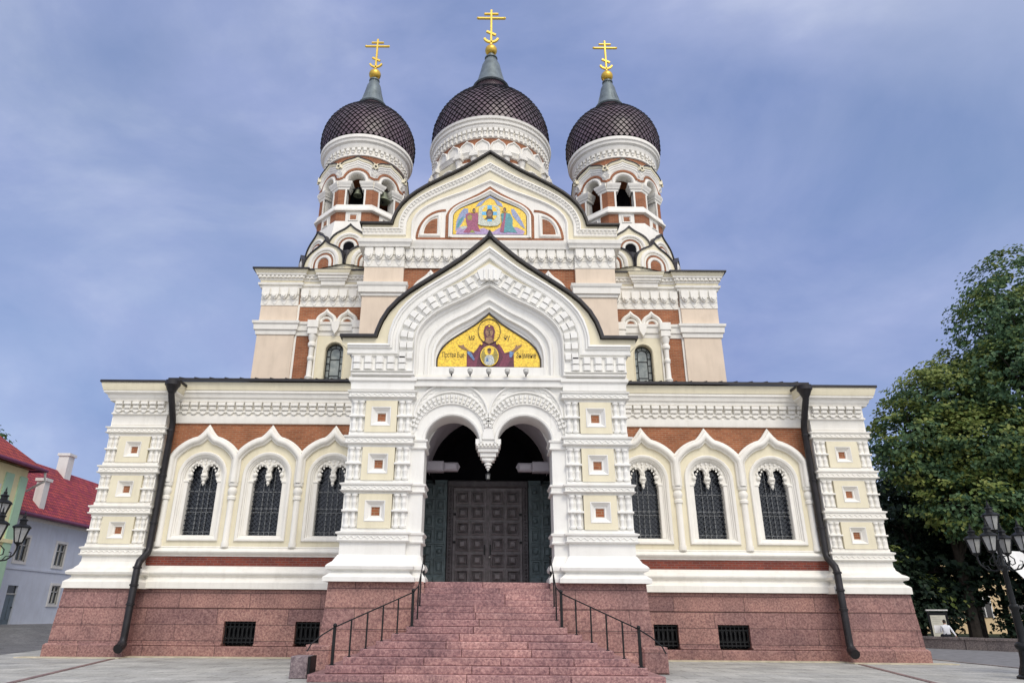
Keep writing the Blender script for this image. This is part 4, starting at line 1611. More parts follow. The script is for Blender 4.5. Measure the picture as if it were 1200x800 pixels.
    crown(tw, TX, TY, 2.78, 27.96, 29.0, 2.91, 32.4, .8, 34.6, .28, 35.1, .40, 2.75, 1.55, 54)

# ---- central tower
ct = empty('central_tower', (0, 43.5, 20), cath)
d = M(cols_T(0, 43.5))
d.lathe([(4.25, 18), (4.25, 32.9)], 'brick', seg=72)
d.lathe([(4.25, 32.55), (4.34, 32.58), (4.34, 32.68), (4.28, 32.72), (4.28, 33.3), (4.4, 33.36), (4.46, 33.5), (4.42, 33.54), (4.43, 33.66), (4.53, 33.7), (4.55, 33.84), (4.49, 33.88), (4.51, 33.98), (4.62, 34.02), (4.66, 34.2), (4.58, 34.28), (4.2, 34.32)], 'white', seg=96)
n = 72
for i in range(n):
    d.T = cols_T(0, 43.5, 2 * PI * i / n)
    d.box(-.13, .13, -4.46, -4.25, 33.08, 33.34, 'white', .02)
    d.box(-.08, .08, -4.4, -4.25, 32.8, 33.06, 'white', .02)
    d.box(-.12, .12, -4.42, -4.25, 32.6, 32.78, 'white', .04)
d.build('drum', ct)
d = M()
for i in range(24):
    d.T = cols_T(0, 43.5, 2 * PI * (i + .5) / 24)
    d.sweep(ogee(.54, 31.75, 32.42, OG_K, 31.4), roll(-.12, .06, .2), 'white', -4.2)
    d.prism(ogee(.46, 31.75, 32.3, OG_K, 31.4), -4.3, -4.1, 'white')
d.T = cols_T(0, 43.5)
d.lathe([(4.25, 30.95), (4.36, 31.0), (4.4, 31.12), (4.34, 31.18), (4.4, 31.3), (4.46, 31.4), (4.25, 31.45)], 'white', seg=72)
for i in range(8):
    for a in (14.75, 30.25):
        d.T = cols_T(0, 43.5, R(45 * i + a))
        d.lathe([(.24, 28), (.24, 28.4), (.17, 28.5), (.17, 29.9), (.24, 30.0), (.24, 30.2), (.18, 30.3), (.2, 30.5), (.26, 30.7), (.28, 31.0)], 'white', 0, -4.36, 10)
        d.box(-.32, .32, -4.72, -4.2, 30.85, 31.1, 'white', .03)
        d.box(-.28, .28, -4.6, -4.2, 31.1, 31.42, 'white', .03)
    d.T = cols_T(0, 43.5, R(45 * i))
    d.prism([(-.95, 27), (.95, 27), (.95, 30.95), (-.95, 30.95)], -4.3, -4.0, 'cream', holes=[win_hole(0, .42, 27.2, 29.6)])
    d.sweep([(-.85, 27)] + arc(0, 29.6, .85, 180, 0, 14) + [(.85, 27)], roll(-.1, .1, .12), 'white', -4.3)
    d.sweep([(-.6, 27)] + arc(0, 29.6, .6, 180, 0, 14) + [(.6, 27)], roll(-.08, .08, .08), 'white', -4.3)
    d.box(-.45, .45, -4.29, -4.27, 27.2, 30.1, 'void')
    d.T = cols_T(0, 43.5, R(45 * i + 22.5))
    d.box(-.45, .45, -4.34, -4.1, 30.45, 30.62, 'white')
d.build('arcade', ct)
crown(ct, 0, 43.5, 4.36, 34.24, 35.2, 4.45, 40.7, 1.25, 43.9, .42, 44.75, .5, 4.0, 2.25, 66)
m = M()
m.box(-9, 9, 38, 55, 17.5, 19.5, 'roof_metal')
m.build('nave_roof', cath)
# ================================================================== GROUND
def sm(t):
    t = max(0, min(1, t))
    return t * t * (3 - 2 * t)


def gz(x, y):
    return .72 * sm((y - 29) / 17) * sm((-x - 17.5) / 8)


def sheet(name, pts_fn, nx, ny, mat, dz, k='structure'):
    m = M()
    vs = []
    for j in range(ny + 1):
        for i in range(nx + 1):
            x, y = pts_fn(i / nx, j / ny)
            vs.append((x, y, gz(x, y) + dz))
    m.add(vs, [(j * (nx + 1) + i, j * (nx + 1) + i + 1, (j + 1) * (nx + 1) + i + 1, (j + 1) * (nx + 1) + i) for j in range(ny) for i in range(nx)], mat)
    return kind(m.build(name), k)


def paving(name, c1, c2, joint, bw, bh, ms, rough=.8, rot=0):
    s = NT(name)
    mpn = s.pos()
    mpn.inputs['Rotation'].default_value = (0, 0, rot)
    b = s.n('TexBrick')
    for k, c in (('Color1', c1), ('Color2', c2), ('Mortar', joint)):
        b.inputs[k].default_value = (*c, 1)
    b.inputs['Scale'].default_value = 1
    b.inputs['Brick Width'].default_value = bw
    b.inputs['Row Height'].default_value = bh
    b.inputs['Mortar Size'].default_value = ms
    s.l(mpn, 0, b, 'Vector')
    n = s.noise(s.pos(), .7, 6, .65)
    r = s.ramp(n, [(.3, .68), (.7, 1.2)])
    m = s.mix(b.outputs[0], r.outputs[0], 1.0, 'MULTIPLY')
    n2_ = s.noise(s.pos(), 14, 3)
    r2_ = s.ramp(n2_, [(.3, .8), (.7, 1.15)])
    m2 = s.mix(m.outputs[2], r2_.outputs[0], 1.0, 'MULTIPLY')
    s.l(m2, 2, s.b, 'Base Color')
    s.bump(n2_, 0, .3, .02)
    return s.set(rough, 0, .3)


paving('plaza_slab', (.46, .455, .42), (.37, .37, .35), (.2, .2, .17), 1.15, .75, .016)
paving('cobble', (.25, .245, .245), (.18, .18, .185), (.09, .09, .09), .22, .15, .025, .8, .6)
plain('asphalt', (.19, .19, .195), .85, 0, .25, .3, 2.5, .3)
plain('drip_stone', (.50, .45, .33), .8, 0, .25, .3, 3)
plain('grass_dark', (.022, .035, .014), .9, 0, .4, .2, 4, .5)
plain('earth', (.09, .085, .07), .9, 0, .3, .2, 2)
granite('drain_stone', (.2, .14, .13), (.12, .08, .08), (.28, .2, .19))
granite('kerb_stone', (.24, .23, .22), (.13, .125, .12), (.36, .34, .32), 1.1, .6)

e = 420
gxs = [-e, -150, -80, -60, -50, -42, -36, -32, -29, -27, -25, -23, -21, -19, -17, -10, 0, 10, 20, 40, 80, 150, e]
gys = [-60, -20, 0, 10, 20, 26, 29, 31, 33, 35, 37, 39, 41, 43, 46, 52, 70, 100, 160, e]
m = M()
m.add([(x, y, gz(x, y)) for y in gys for x in gxs], [(j * len(gxs) + i, j * len(gxs) + i + 1, (j + 1) * len(gxs) + i + 1, (j + 1) * len(gxs) + i) for j in range(len(gys) - 1) for i in range(len(gxs) - 1)], 'plaza_slab')
kind(m.build('ground'), 'structure')
# street on the left, in front of the houses
sheet('street', lambda u, v: ((-16.2 - 9.5 * v) * (1 - u) + (-29.3) * u, 20 + 46 * v), 24, 40, 'cobble', .005)
# street on the right, and the park behind the low wall
sheet('road', lambda u, v: (17.3 + (27 - 12 * v * 0) * u, 8 + 60 * v), 6, 12, 'asphalt', .005)
m = M()
m.add([(36, 20, .03), (90, 20, .03), (120, 120, .03), (16, 120, .03), (16.5, 52, .03), (23.6, 40.2, .03)], [(0, 1, 2, 3, 4, 5)], 'grass_dark')
kind(m.build('park_ground'), 'structure')
m = M()
for a, b in (((17.2, 8), (17.2, 40)),):
    m.box(17.1, 17.3, 8, 60, 0, .02, 'kerb_stone')
kind(m.build('kerb'), 'structure')
m = M()
for s in (-1, 1):
    x0, x1 = sorted((s * 4.9, s * 12.9))
    m.box(x0, x1, 26.42, 26.85, 0, .035, 'drip_stone')
    x0, x1 = sorted((s * 12.6, s * 16.2))
    m.box(x0, x1, 25.75, 26.3, 0, .03, 'drip_stone')
kind(m.build('drip_strip'), 'structure')
m = M()
for s in (-1, 1):
    a, b = Vector((s * 12.72, 25.6, 0)), Vector((s * 9.6, 13.0, 0))
    m.bar((a.x, a.y, .008), (b.x, b.y, .008), .16, .016, 'drain_stone', (0, 0, 1))
kind(m.build('drain_channel'), 'structure')

# ================================================================== STEPS AND RAILS
RH = 2.37 / 14
TR = .277


def step_w(i):
    return 4.17 - .345 * (i - 1) if i <= 7 else 2.0 - .012 * (i - 8)


stair = empty('granite_staircase', (0, 17.6, 0))
tag(stair, 'broad flight of pink granite steps narrowing up to the dark church doors', 'staircase')
rs = random.Random(4)
for i in range(1, 15):
    w = step_w(i)
    y0 = 17.6 + (i - 1) * TR
    m = M()
    if i < 14:
        y1 = 21.3
    else:
        y1 = 25.96
    cuts = [-w]
    n = max(2, round(2 * w / 1.9))
    for k in range(1, n):
        cuts.append(-w + 2 * w * (k + rs.uniform(-.28, .28)) / n)
    cuts.append(w)
    for a, b in zip(cuts, cuts[1:]):
        dy = rs.uniform(-.006, .006)
        m.box(a + .005, b - .005, y0 + dy, y1, (i - 1) * RH + .002, i * RH + rs.uniform(-.004, .003), 'step_granite', .014)
    m.build('step', stair)
for s in (-1, 1):
    rail = empty('handrail', (s * 3.9, 18.0, .3))
    tag(rail, 'black iron handrail on the %s side of the red steps' % ('left' if s < 0 else 'right'), 'handrail', 'handrails on the church steps')
    tops = []
    for i in range(2, 14):
        x = s * (step_w(i) - .13)
        y = 17.6 + (i - 1) * TR + .13
        if i >= 8:
            x = s * (1.86 - .0 * i)
        z = i * RH
        th = i in (2, 7, 13)
        m = M()
        r = .034 if th else .019
        if i in (9, 11, 12):
            tops.append((x, y, z + .84))
            continue
        m.box(x - r, x + r, y - r, y + r, z - .01, z + .84, 'black_iron', r * .25)
        m.box(x - r * 2, x + r * 2, y - r * 2, y + r * 2, z - .005, z + .02, 'black_iron')
        if th:
            m.ball((x, y, z + .88), .05, 'black_iron', 10, 6)
        m.build('post', rail)
        tops.append((x, y, z + .84))
    x, y, z = tops[0]
    end = [(x + s * .52, y - .42, z - .52), (x + s * .45, y - .36, z - .36), (x + s * .25, y - .2, z - .17)]
    m = M()
    m.tube(end + tops, .017, 'black_iron', 8)
    m.build('rail', rail)

sb = M()
sb.box(-4.82, -4.4, 18.5, 19.2, 0, .5, 'grey_granite', .02)
sbo = sb.build('stone_block')
tag(sbo, 'low grey granite block standing at the left foot of the steps', 'stone block')
q = M()
q.box(-4.395, -4.33, 18.52, 19.15, .02, .5, 'black_iron', .01)
q.build('iron_plate', sbo)

# ================================================================== LAMPS AND SMALL FITTINGS
for k, nm in enumerate(('leftmost', 'second from the left', 'middle', 'second from the right', 'rightmost')):
    x = -1.2 + .6 * k
    t = empty('spotlight', (x, 20.82, 8.7))
    tag(t, '%s of the five small spotlights under the gold mosaic' % nm, 'spotlight', 'spotlights under the mosaic')
    m = M(Matrix.Translation((x, 20.76, 8.74)) @ Matrix.Rotation(R(-35), 4, 'X'))
    m.lathe([(.03, -.08), (.07, -.07), (.085, .0), (.09, .08), (.08, .08)], 'wood_white', seg=14)
    m.build('housing', t)
    m = M(Matrix.Translation((x, 20.76, 8.74)) @ Matrix.Rotation(R(-35), 4, 'X'))
    m.lathe([(.078, .07), (.05, .085), (.001, .09)], 'bulb_glass', seg=14)
    m.build('lens', t)
    m = M()
    m.box(x - .02, x + .02, 20.74, 20.9, 8.62, 8.66, 'black_iron')
    m.build('bracket', t)


def lantern(parent, T, sc=1.0, name='lantern'):
    """hexagonal street lantern: frustum of pale glass, flared hood, finial; base at the origin of T"""
    S = T @ Matrix.Scale(sc, 4)
    f = M(S)
    f.lathe([(.03, -.1), (.05, -.06), (.12, -.02), (.13, .0), (.1, .02)], 'black_iron', seg=6)
    for i in range(6):
        a = PI / 3 * i
        f.bar((.115 * math.cos(a), .115 * math.sin(a), 0), (.225 * math.cos(a), .225 * math.sin(a), .42), .025, .025, 'black_iron', (math.cos(a), math.sin(a), 0))
    f.lathe([(.24, .41), (.275, .42), (.275, .45), (.2, .5), (.12, .53), (.1, .56), (.1, .63), (.13, .64), (.13, .66), (.07, .69), (.05, .72), (.06, .75), (.03, .78), (.02, .86), (.004, .92)], 'black_iron', seg=6)
    fo = f.build(name, parent)
    g = M(S)
    g.lathe([(.11, .01), (.215, .42)], 'lamp_glass', seg=6)
    g.build('glass', fo)


s_ = NT('lamp_glass')
a_ = s_.noise(s_.pos(), 5, 3)
r_ = s_.ramp(a_, [(.3, (.42, .43, .42)), (.7, (.6, .6, .57))])
s_.l(r_, 0, s_.b, 'Base Color')
s_.b.inputs['Transmission Weight'].default_value = .35
s_.set(.25, 0, .5)


def street_lamp(x, y, z0, label, rot):
    t = empty('street_lamp', (x, y, z0))
    tag(t, label, 'street lamp', 'street lamps with lantern clusters')
    m = M(Matrix.Translation((x, y, z0)))
    m.lathe([(.34, 0), (.34, .06), (.28, .1), (.26, .2), (.2, .35), (.17, .5), (.16, .7), (.2, .74), (.22, .8), (.2, .86), (.14, .9)], 'black_iron', seg=12)
    m.build('base', t)
    m = M(Matrix.Translation((x, y, z0)))
    m.lathe([(.12, .88), (.1, 1.0), (.09, 1.7), (.12, 1.74), (.12, 1.8), (.075, 1.85), (.06, 2.7), (.09, 2.75), (.1, 2.85), (.06, 2.9), (.05, 3.5), (.08, 3.55), (.05, 3.62), (.06, 3.7)], 'black_iron', seg=12)
    m.build('pole', t)
    lantern(t, Matrix.Translation((x, y, z0 + 3.82)), .92)
    for i in range(4):
        a = rot + PI / 2 * i
        c, s = math.cos(a), math.sin(a)
        arm = M(Matrix.Translation((x, y, z0)) @ Matrix.Rotation(a, 4, 'Z'))
        arm.tube([(.04, 0, 2.8), (.2, 0, 2.72), (.4, 0, 2.76), (.54, 0, 2.9), (.58, 0, 3.05), (.58, 0, 3.15)], .024, 'black_iron', 6)
        arm.tube([(.06, 0, 3.1), (.2, 0, 3.12), (.3, 0, 3.02), (.3, 0, 2.9), (.22, 0, 2.86), (.17, 0, 2.92), (.2, 0, 2.98)], .016, 'black_iron', 6)
        arm.tube([(.3, 0, 2.74), (.38, 0, 2.86), (.47, 0, 2.86), (.48, 0, 2.95), (.42, 0, 2.97)], .014, 'black_iron', 6)
        arm.build('arm', t)
        lantern(t, Matrix.Translation((x + .58 * c, y + .58 * s, z0 + 3.22)), .92)
    return t


street_lamp(14.42, 20.0, 0, 'black cast iron lamp with lantern cluster standing before the dark park trees', R(38))
street_lamp(-13.25, 19.0, 0, 'black cast iron lantern cluster in front of the pale green house', R(40))

hl = empty('hanging_lantern', (0, 21.4, 5.66))
tag(hl, 'tiny dark glass lantern hanging below the white pendant of the double arch', 'lantern')
m = M(Matrix.Translation((0, 21.4, 5.4)))
m.lathe([(.01, .26), (.012, .2), (.08, .18), (.09, .15), (.07, .15)], 'black_iron', seg=8)
for i in range(6):
    a = PI / 3 * i
    m.bar((.075 * math.cos(a), .075 * math.sin(a), .15), (.055 * math.cos(a), .055 * math.sin(a), 0), .014, .014, 'black_iron', (math.cos(a), math.sin(a), 0))
m.lathe([(.06, .01), (.06, -.01), (.02, -.04), (.001, -.05)], 'black_iron', seg=8)
m.build('frame', hl)
m = M(Matrix.Translation((0, 21.4, 5.4)))
m.lathe([(.05, .0), (.068, .15)], 'lamp_glass', seg=6)
m.build('glass', hl)


def bell(x, y, z, r, label):
    t = empty('church_bell', (x, y, z))
    tag(t, label, 'bell', 'bells hanging in the belfries')
    m = M(Matrix.Translation((x, y, z)))
    m.lathe([(r * .92, .02), (r, 0), (r * .95, r * .15), (r * .78, r * .5), (r * .62, r * 1.0), (r * .55, r * 1.3), (r * .38, r * 1.5), (.001, r * 1.56)], 'bronze', seg=20)
    m.build('bell_body', t)
    m = M(Matrix.Translation((x, y, z)))
    m.tube([(0, 0, r * .8), (0, 0, -r * .1)], r * .06, 'black_iron')
    m.ball((0, 0, -r * .12), r * .16, 'black_iron', 8, 6)
    m.build('clapper', t)
    m = M(Matrix.Translation((x, y, z)))
    m.box(-r * 1.6, r * 1.6, -.05, .05, r * 1.6, r * 1.75, 'black_iron')
    m.bar((0, 0, r * 1.5), (0, 0, r * 2.2), .07, .07, 'black_iron')
    m.build('yoke', t)


bell(-7.75, 34.0, 24.2, .26, 'small bell in the front opening of the left belfry')
bell(-6.35, 34.55, 24.15, .42, 'larger bell in the right opening of the left belfry')

# ================================================================== HOUSES ON THE LEFT
stucco('house_cream', (.80, .74, .45), .06, g=.2)
stucco('house_green', (.42, .62, .45), .06, g=.15)
stucco('house_blue', (.60, .645, .73), .07, (.75, .72, .68), .3)
stucco('house_white', (.72, .71, .68), .05, g=.3)
plain('wood_door', (.13, .17, .2), .5)
plain('gutter_purple', (.16, .035, .085), .5, .2)


def tiles(name, c1, c2):
    s = NT(name)
    g = s.n('NewGeometry')
    sp = s.n('SeparateXYZ')
    cb = s.n('CombineXYZ')
    s.l(g, 'Position', sp, 0)
    s.l(sp, 1, cb, 0)
    s.l(sp, 2, cb, 1)
    b = s.n('TexBrick')
    for k, c in (('Color1', c1), ('Color2', c2), ('Mortar', shade(c2, .45))):
        b.inputs[k].default_value = (*c, 1)
    b.inputs['Scale'].default_value = 1
    b.inputs['Brick Width'].default_value = .26
    b.inputs['Row Height'].default_value = .24
    b.inputs['Mortar Size'].default_value = .03
    s.l(cb, 0, b, 'Vector')
    n = s.noise(s.pos(), 1.5, 4)
    r = s.ramp(n, [(.3, .7), (.7, 1.2)])
    m = s.mix(b.outputs[0], r.outputs[0], 1.0, 'MULTIPLY')
    s.l(m, 2, s.b, 'Base Color')
    s.bump(b, 1, -.6, .04)
    return s.set(.7, 0, .3)


tiles('roof_tile', (.46, .085, .05), (.32, .05, .05))
tiles('roof_tile_old', (.44, .075, .055), (.28, .035, .06))


def house_window(parent, X, yc, zc, w, h, frame='wood_white', surround=None):
    """window in a wall facing +x at X"""
    m = M()
    m.box(X - .12, X - .10, yc - w / 2, yc + w / 2, zc - h / 2, zc + h / 2, 'glass_dark')
    o = m.build('window', parent)
    f = M()
    t = .07
    for a, b, c, d in ((-w / 2, -w / 2 + t, -h / 2, h / 2), (w / 2 - t, w / 2, -h / 2, h / 2), (-w / 2, w / 2, -h / 2, -h / 2 + t), (-w / 2, w / 2, h / 2 - t, h / 2), (-t * .45, t * .45, -h / 2, h / 2), (-w / 2, w / 2, h * .14, h * .14 + t * .8)):
        f.box(X - .1, X - .03, yc + a, yc + b, zc + c, zc + d, frame)
    if surround:
        e_ = .16
        for a, b, c, d in ((-w / 2 - e_, -w / 2, -h / 2 - e_, h / 2 + e_), (w / 2, w / 2 + e_, -h / 2 - e_, h / 2 + e_), (-w / 2, w / 2, h / 2, h / 2 + e_), (-w / 2, w / 2, -h / 2 - e_, -h / 2)):
            f.box(X - .08, X + .05, yc + a, yc + b, zc + c, zc + d, surround)
    f.build('frame', o)


def wall_x(m, X, y0, y1, z0, z1, holes, mat, th=.35):
    """wall facing +x with rectangular openings (yc, zc, w, h)"""
    k = len(m.v)
    hs = [[(yc - w / 2, zc - h / 2), (yc + w / 2, zc - h / 2), (yc + w / 2, zc + h / 2), (yc - w / 2, zc + h / 2)] for yc, zc, w, h in holes]
    sv = m.T
    m.T = Matrix(((0, -1, 0, X), (1, 0, 0, 0), (0, 0, 1, 0), (0, 0, 0, 1)))
    m.prism([(y0, z0), (y1, z0), (y1, z1), (y0, z1)], 0, th, mat, holes=hs)
    m.T = sv


# pale green and cream house
gh = empty('green_house', (-32, 36, .3))
tag(gh, 'cream house with green pilasters and red hipped roof at the left edge', 'house', 'old houses left of the church')
X = -28.5
wins = [(yc, zc, 1.1, 1.9) for yc in (31.3, 34.2, 37.0, 39.55) for zc in (3.4, 6.9)]
m = M()
wall_x(m, X, 29, 42.4, .2, 9.15, wins, 'house_cream')
m.box(-38, X - .34, 29.02, 42.38, .2, 9.1, 'house_cream')
m.box(X, X + .06, 29, 42.4, .2, 1.3, 'house_green')
m.box(X, X + .12, 29, 42.42, 5.0, 5.2, 'house_cream')
m.build('wall', gh)
for a, b in ((29, 29.7), (32.4, 33.1), (35.3, 36.0), (38.1, 38.75), (40.45, 41.15), (41.75, 42.43)):
    m = M()
    m.box(X, X + .08, a, b, 1.3, 8.7, 'house_green')
    m.build('pilaster', gh)
for w_ in wins:
    house_window(gh, X, *w_, surround='house_white')
m = M()
m.sweep([(X, 28.9), (X, 42.5), (-38, 42.5)][::-1], [(0, 8.75), (-.0, 8.75), (.12, 8.8), (.16, 8.95), (.4, 9.1), (.42, 9.22), (0, 9.25)], 'house_cream', plan=True)
m.sweep([(X, 28.9), (X, 42.5), (-38, 42.5)], [(0, 8.75), (-.12, 8.8), (-.16, 8.95), (-.4, 9.1), (-.42, 9.22), (0, 9.25)], 'house_cream', plan=True)
m.build('cornice', gh)
m = M()
m.add([(-27.9, 28, 9.3), (-27.9, 43.1, 9.3), (-38.6, 43.1, 9.3), (-38.6, 28, 9.3), (-33.2, 37.6, 13.6), (-33.2, 28, 13.6),
       (-27.9, 28, 9.18), (-27.9, 43.1, 9.18), (-38.6, 43.1, 9.18)],
      [(0, 1, 4, 5), (1, 2, 4), (2, 3, 5, 4)], 'roof_tile')
m.build('roof', gh)
m = M()
m.tube([(-27.86, 28, 9.24), (-27.86, 43.16, 9.24), (-38.6, 43.16, 9.24)], .1, 'gutter_purple', 8)
m.build('gutter', gh)
m = M()
m.tube([(-27.9, 43.1, 9.15), (-28.0, 43.4, 8.7), (-29.4, 44.0, 8.2)], .07, 'house_white', 8)
m.build('downpipe', gh)

gh.scale = (1, 1, 1.05)

# blue grey house
bh = empty('blue_house', (-33, 52, .7))
tag(bh, 'plain blue grey house with red tile roof and white chimneys behind the street lamp', 'house', 'old houses left of the church')
X = -29.95
wins = [(45.8, 5.2, 1.05, 1.5), (50.0, 5.15, 1.05, 1.5), (54.2, 5.15, 1.05, 1.5), (58.4, 5.15, 1.05, 1.5), (50.4, 2.55, .95, 1.2), (55, 2.5, .95, 1.2)]
door = (45.9, 1.85, 1.0, 2.3)
m = M()
wall_x(m, X, 42.7, 64, .3, 7.3, wins + [door], 'house_blue')
m.box(-38.5, X - .34, 42.72, 63.9, .3, 7.25, 'house_blue')
m.box(X, X + .05, 42.7, 64, 3.95, 4.08, 'house_blue')
m.box(X, X + .12, 42.7, 64, 7.0, 7.2, 'house_white')
m.build('wall', bh)
for w_ in wins:
    house_window(bh, X, *w_, surround='house_white')
m = M()
m.box(X - .2, X - .1, 45.43, 46.37, .72, 2.5, 'wood_door')
m.box(X - .22, X - .12, 45.43, 46.37, 2.5, 2.98, 'glass_dark')
for dy in (-.24, .24):
    m.box(X - .1, X - .07, 45.9 + dy - .16, 45.9 + dy + .16, 1.0, 2.3, 'wood_door')
m.box(X - .1, X - .05, 45.39, 46.41, 2.46, 2.54, 'wood_white')
do_ = m.build('door', bh)
m = M()
m.ball((X - .04, 46.25, 1.7), .05, 'black_iron', 8, 6)
m.build('handle', do_)
m = M()
m.add([(-29.4, 42.6, 7.3), (-29.4, 64.2, 7.3), (-34.2, 64.2, 11.9), (-34.2, 42.6, 11.9), (-39, 42.6, 7.3), (-39, 64.2, 7.3)], [(0, 1, 2, 3), (3, 2, 5, 4), (0, 3, 4), (1, 5, 2)], 'roof_tile_old')
rf = m.build('roof', bh)
m = M()
m.tube([(-29.36, 42.6, 7.27), (-29.36, 64.2, 7.27)], .11, 'gutter_purple', 8)
m.build('gutter', bh)
for (x, y, z0, z1, w_) in ((-30.3, 46.9, 7.8, 9.75, .28), (-33.9, 54.6, 11, 13.1, .4), (-32.6, 60.6, 10, 12.6, .4)):
    m = M()
    m.box(x - w_, x + w_, y - w_, y + w_, z0, z1, 'house_white')
    m.box(x - w_ - .1, x + w_ + .1, y - w_ - .1, y + w_ + .1, z1 - .05, z1 + .15, 'house_white')
    m.build('chimney', rf)

# house glimpsed through the park
stucco('house_sunny', (.72, .55, .33), .08, g=.1)
yh = empty('yellow_house', (56, 78, 0))
tag(yh, 'warm cream house glimpsed through gaps between the park trunks', 'house')
m = M()
m.box(42, 72, 76, 84, 0, 7.5, 'house_sunny')
m.build('wall', yh)
for k in range(8):
    m = M()
    x = 44.2 + 3.4 * k
    m.box(x, x + 1.3, 75.9, 76.02, 1.6, 3.6, 'glass_dark')
    o = m.build('window', yh)
    m = M()
    m.box(x - .15, x, 75.86, 76, 1.45, 3.75, 'house_white')
    m.box(x + 1.3, x + 1.45, 75.86, 76, 1.45, 3.75, 'house_white')
    m.box(x + .6, x + .7, 75.86, 75.9, 1.6, 3.6, 'house_white')
    m.build('frame', o)
m = M()
m.add([(41.4, 75.4, 7.5), (72.6, 75.4, 7.5), (72.6, 84.6, 7.5), (41.4, 84.6, 7.5), (45, 80, 11), (69, 80, 11)], [(0, 1, 5, 4), (1, 2, 5), (2, 3, 4, 5), (3, 0, 4)], 'roof_tile')
m.build('roof', yh)

# ================================================================== PARK: WALL, BOARD, PERSON, SAIL
m = M()
A, B = Vector((18.6, 47.7)), Vector((31.5, 26.6))
dr = (B - A).normalized()
nn = Vector((dr.y, -dr.x))
P = [A, B]
prf = [(-.22, 0), (-.22, .46), (-.27, .47), (-.27, .58), (.27, .58), (.27, .47), (.22, .46), (.22, 0)]
cutl = [0, .13, .25, .36, .5, .62, .74, .87, 1]
for a, b in zip(cutl, cutl[1:]):
    p, q = A + (B - A) * (a + .0004), A + (B - A) * (b - .0004)
    m.sweep([p, q], prf, 'kerb_stone', plan=True)
lw = m.build('low_wall')
tag(lw, 'low grey stone wall with flat coping along the park edge', 'wall')

ib = empty('notice_board', (24.9, 40.6, 0))
tag(ib, 'dark framed notice board with a pale poster behind the low wall', 'notice board')
BT = Matrix.Translation((25.15, 41.0, 0)) @ Matrix.Rotation(R(-22), 4, 'Z') @ Matrix.Scale(.8, 4, Vector((1, 0, 0)))
m = M(BT)
m.box(-.6, -.52, -.05, .05, 0, 1.86, 'black_iron')
m.box(.52, .6, -.05, .05, 0, 1.86, 'black_iron')
m.box(-.52, .52, -.04, .04, .35, .5, 'black_iron')
m.box(-.52, .52, -.04, .04, 1.68, 1.78, 'black_iron')
m.box(-.52, .52, .0, .03, .5, 1.68, 'black_iron')
m.build('frame', ib)
m = M(BT)
m.box(-.66, .66, -.14, .14, 1.86, 1.93, 'house_white', .01)
m.build('cap', ib)
m = M(BT)

plain('poster', (.62, .60, .50), .5)
plain('poster_ink', (.4, .39, .34), .5)
m.box(-.46, .46, -.03, 0, .55, 1.64, 'poster')
for k in range(9):
    m.box(-.38, -.38 + .3 + .4 * ((k * 37) % 10) / 10, -.034, -.03, 1.5 - k * .1, 1.515 - k * .1, 'poster_ink')
m.build('poster', ib)

# person in a white shirt sitting on the wall, reading a sheet of paper
plain('skin', (.42, .25, .17), .5)
plain('shirt', (.72, .74, .78), .8)
plain('trousers', (.025, .028, .04), .8)
plain('hair', (.02, .016, .012), .6)
plain('paper', (.75, .75, .73), .7)


def skin_body(name, joints, edges, matfn, parent=None, levels=2):
    me = bpy.data.meshes.new(name)
    me.from_pydata([j[:3] for j in joints], edges, [])
    o = bpy.data.objects.new(name, me)
    COL.objects.link(o)
    md = o.modifiers.new('skin', 'SKIN')
    md.use_smooth_shade = True
    for i, j in enumerate(joints):
        sv = me.skin_vertices[0].data[i]
        r = j[3] if isinstance(j[3], tuple) else (j[3], j[3])
        sv.radius = r
        sv.use_root = (i == 0)
    ss = o.modifiers.new('sub', 'SUBSURF')
    ss.levels = levels
    ss.render_levels = levels
    dg = bpy.context.evaluated_depsgraph_get()
    nm = bpy.data.meshes.new_from_object(o.evaluated_get(dg))
    bpy.data.objects.remove(o)
    names = ['skin', 'shirt', 'trousers', 'hair']
    nm.materials.clear()
    for n in names:
        nm.materials.append(MATS[n])
    for p in nm.polygons:
        p.material_index = names.index(matfn(p.center))
        p.use_smooth = True
    ob = bpy.data.objects.new(name, nm)
    COL.objects.link(ob)
    if parent:
        ob.parent = parent
    return ob


# local: sits at the origin on the wall top, faces -y (towards the road), leaning on its left arm
J = [(0, .0, .10, (.15, .12)), (0, .0, .28, (.15, .11)), (0, -.01, .46, (.18, .11)), (0, -.01, .56, (.12, .09)), (0, -.03, .63, .055), (0, -.05, .72, (.078, .09)), (0, -.06, .80, (.08, .095)), (0, -.05, .87, (.05, .06)),
     (.17, -.01, .53, .062), (.27, .03, .30, .05), (.36, .10, .08, .042), (.38, .11, .02, .035),
     (-.17, -.02, .53, .062), (-.24, -.08, .28, .05), (-.13, -.3, .34, .04), (-.09, -.36, .36, .034),
     (.10, -.06, .08, .09), (.12, -.44, .09, .075), (.13, -.46, -.34, .05), (.13, -.5, -.44, .04), (.13, -.64, -.47, .04),
     (-.10, -.06, .08, .09), (-.13, -.44, .1, .075), (-.14, -.42, -.34, .05), (-.14, -.45, -.44, .04), (-.14, -.6, -.47, .04)]
E_ = [(0, 1), (1, 2), (2, 3), (3, 4), (4, 5), (5, 6), (6, 7), (2, 8), (8, 9), (9, 10), (10, 11), (2, 12), (12, 13), (13, 14), (14, 15), (0, 16), (16, 17), (17, 18), (18, 19), (19, 20), (0, 21), (21, 22), (22, 23), (23, 24), (24, 25)]


def pm(c):
    if c.z > .62:
        return 'hair' if (c.z > .82 or (c.y > -.03 and c.z > .68)) else 'skin'
    if c.z < .16 and abs(c.x) < .25:
        return 'trousers'
    if (c.x < -.345 and c.z < .1) or (c.y < -.27 and c.z > .2):
        return 'skin'
    return 'shirt'


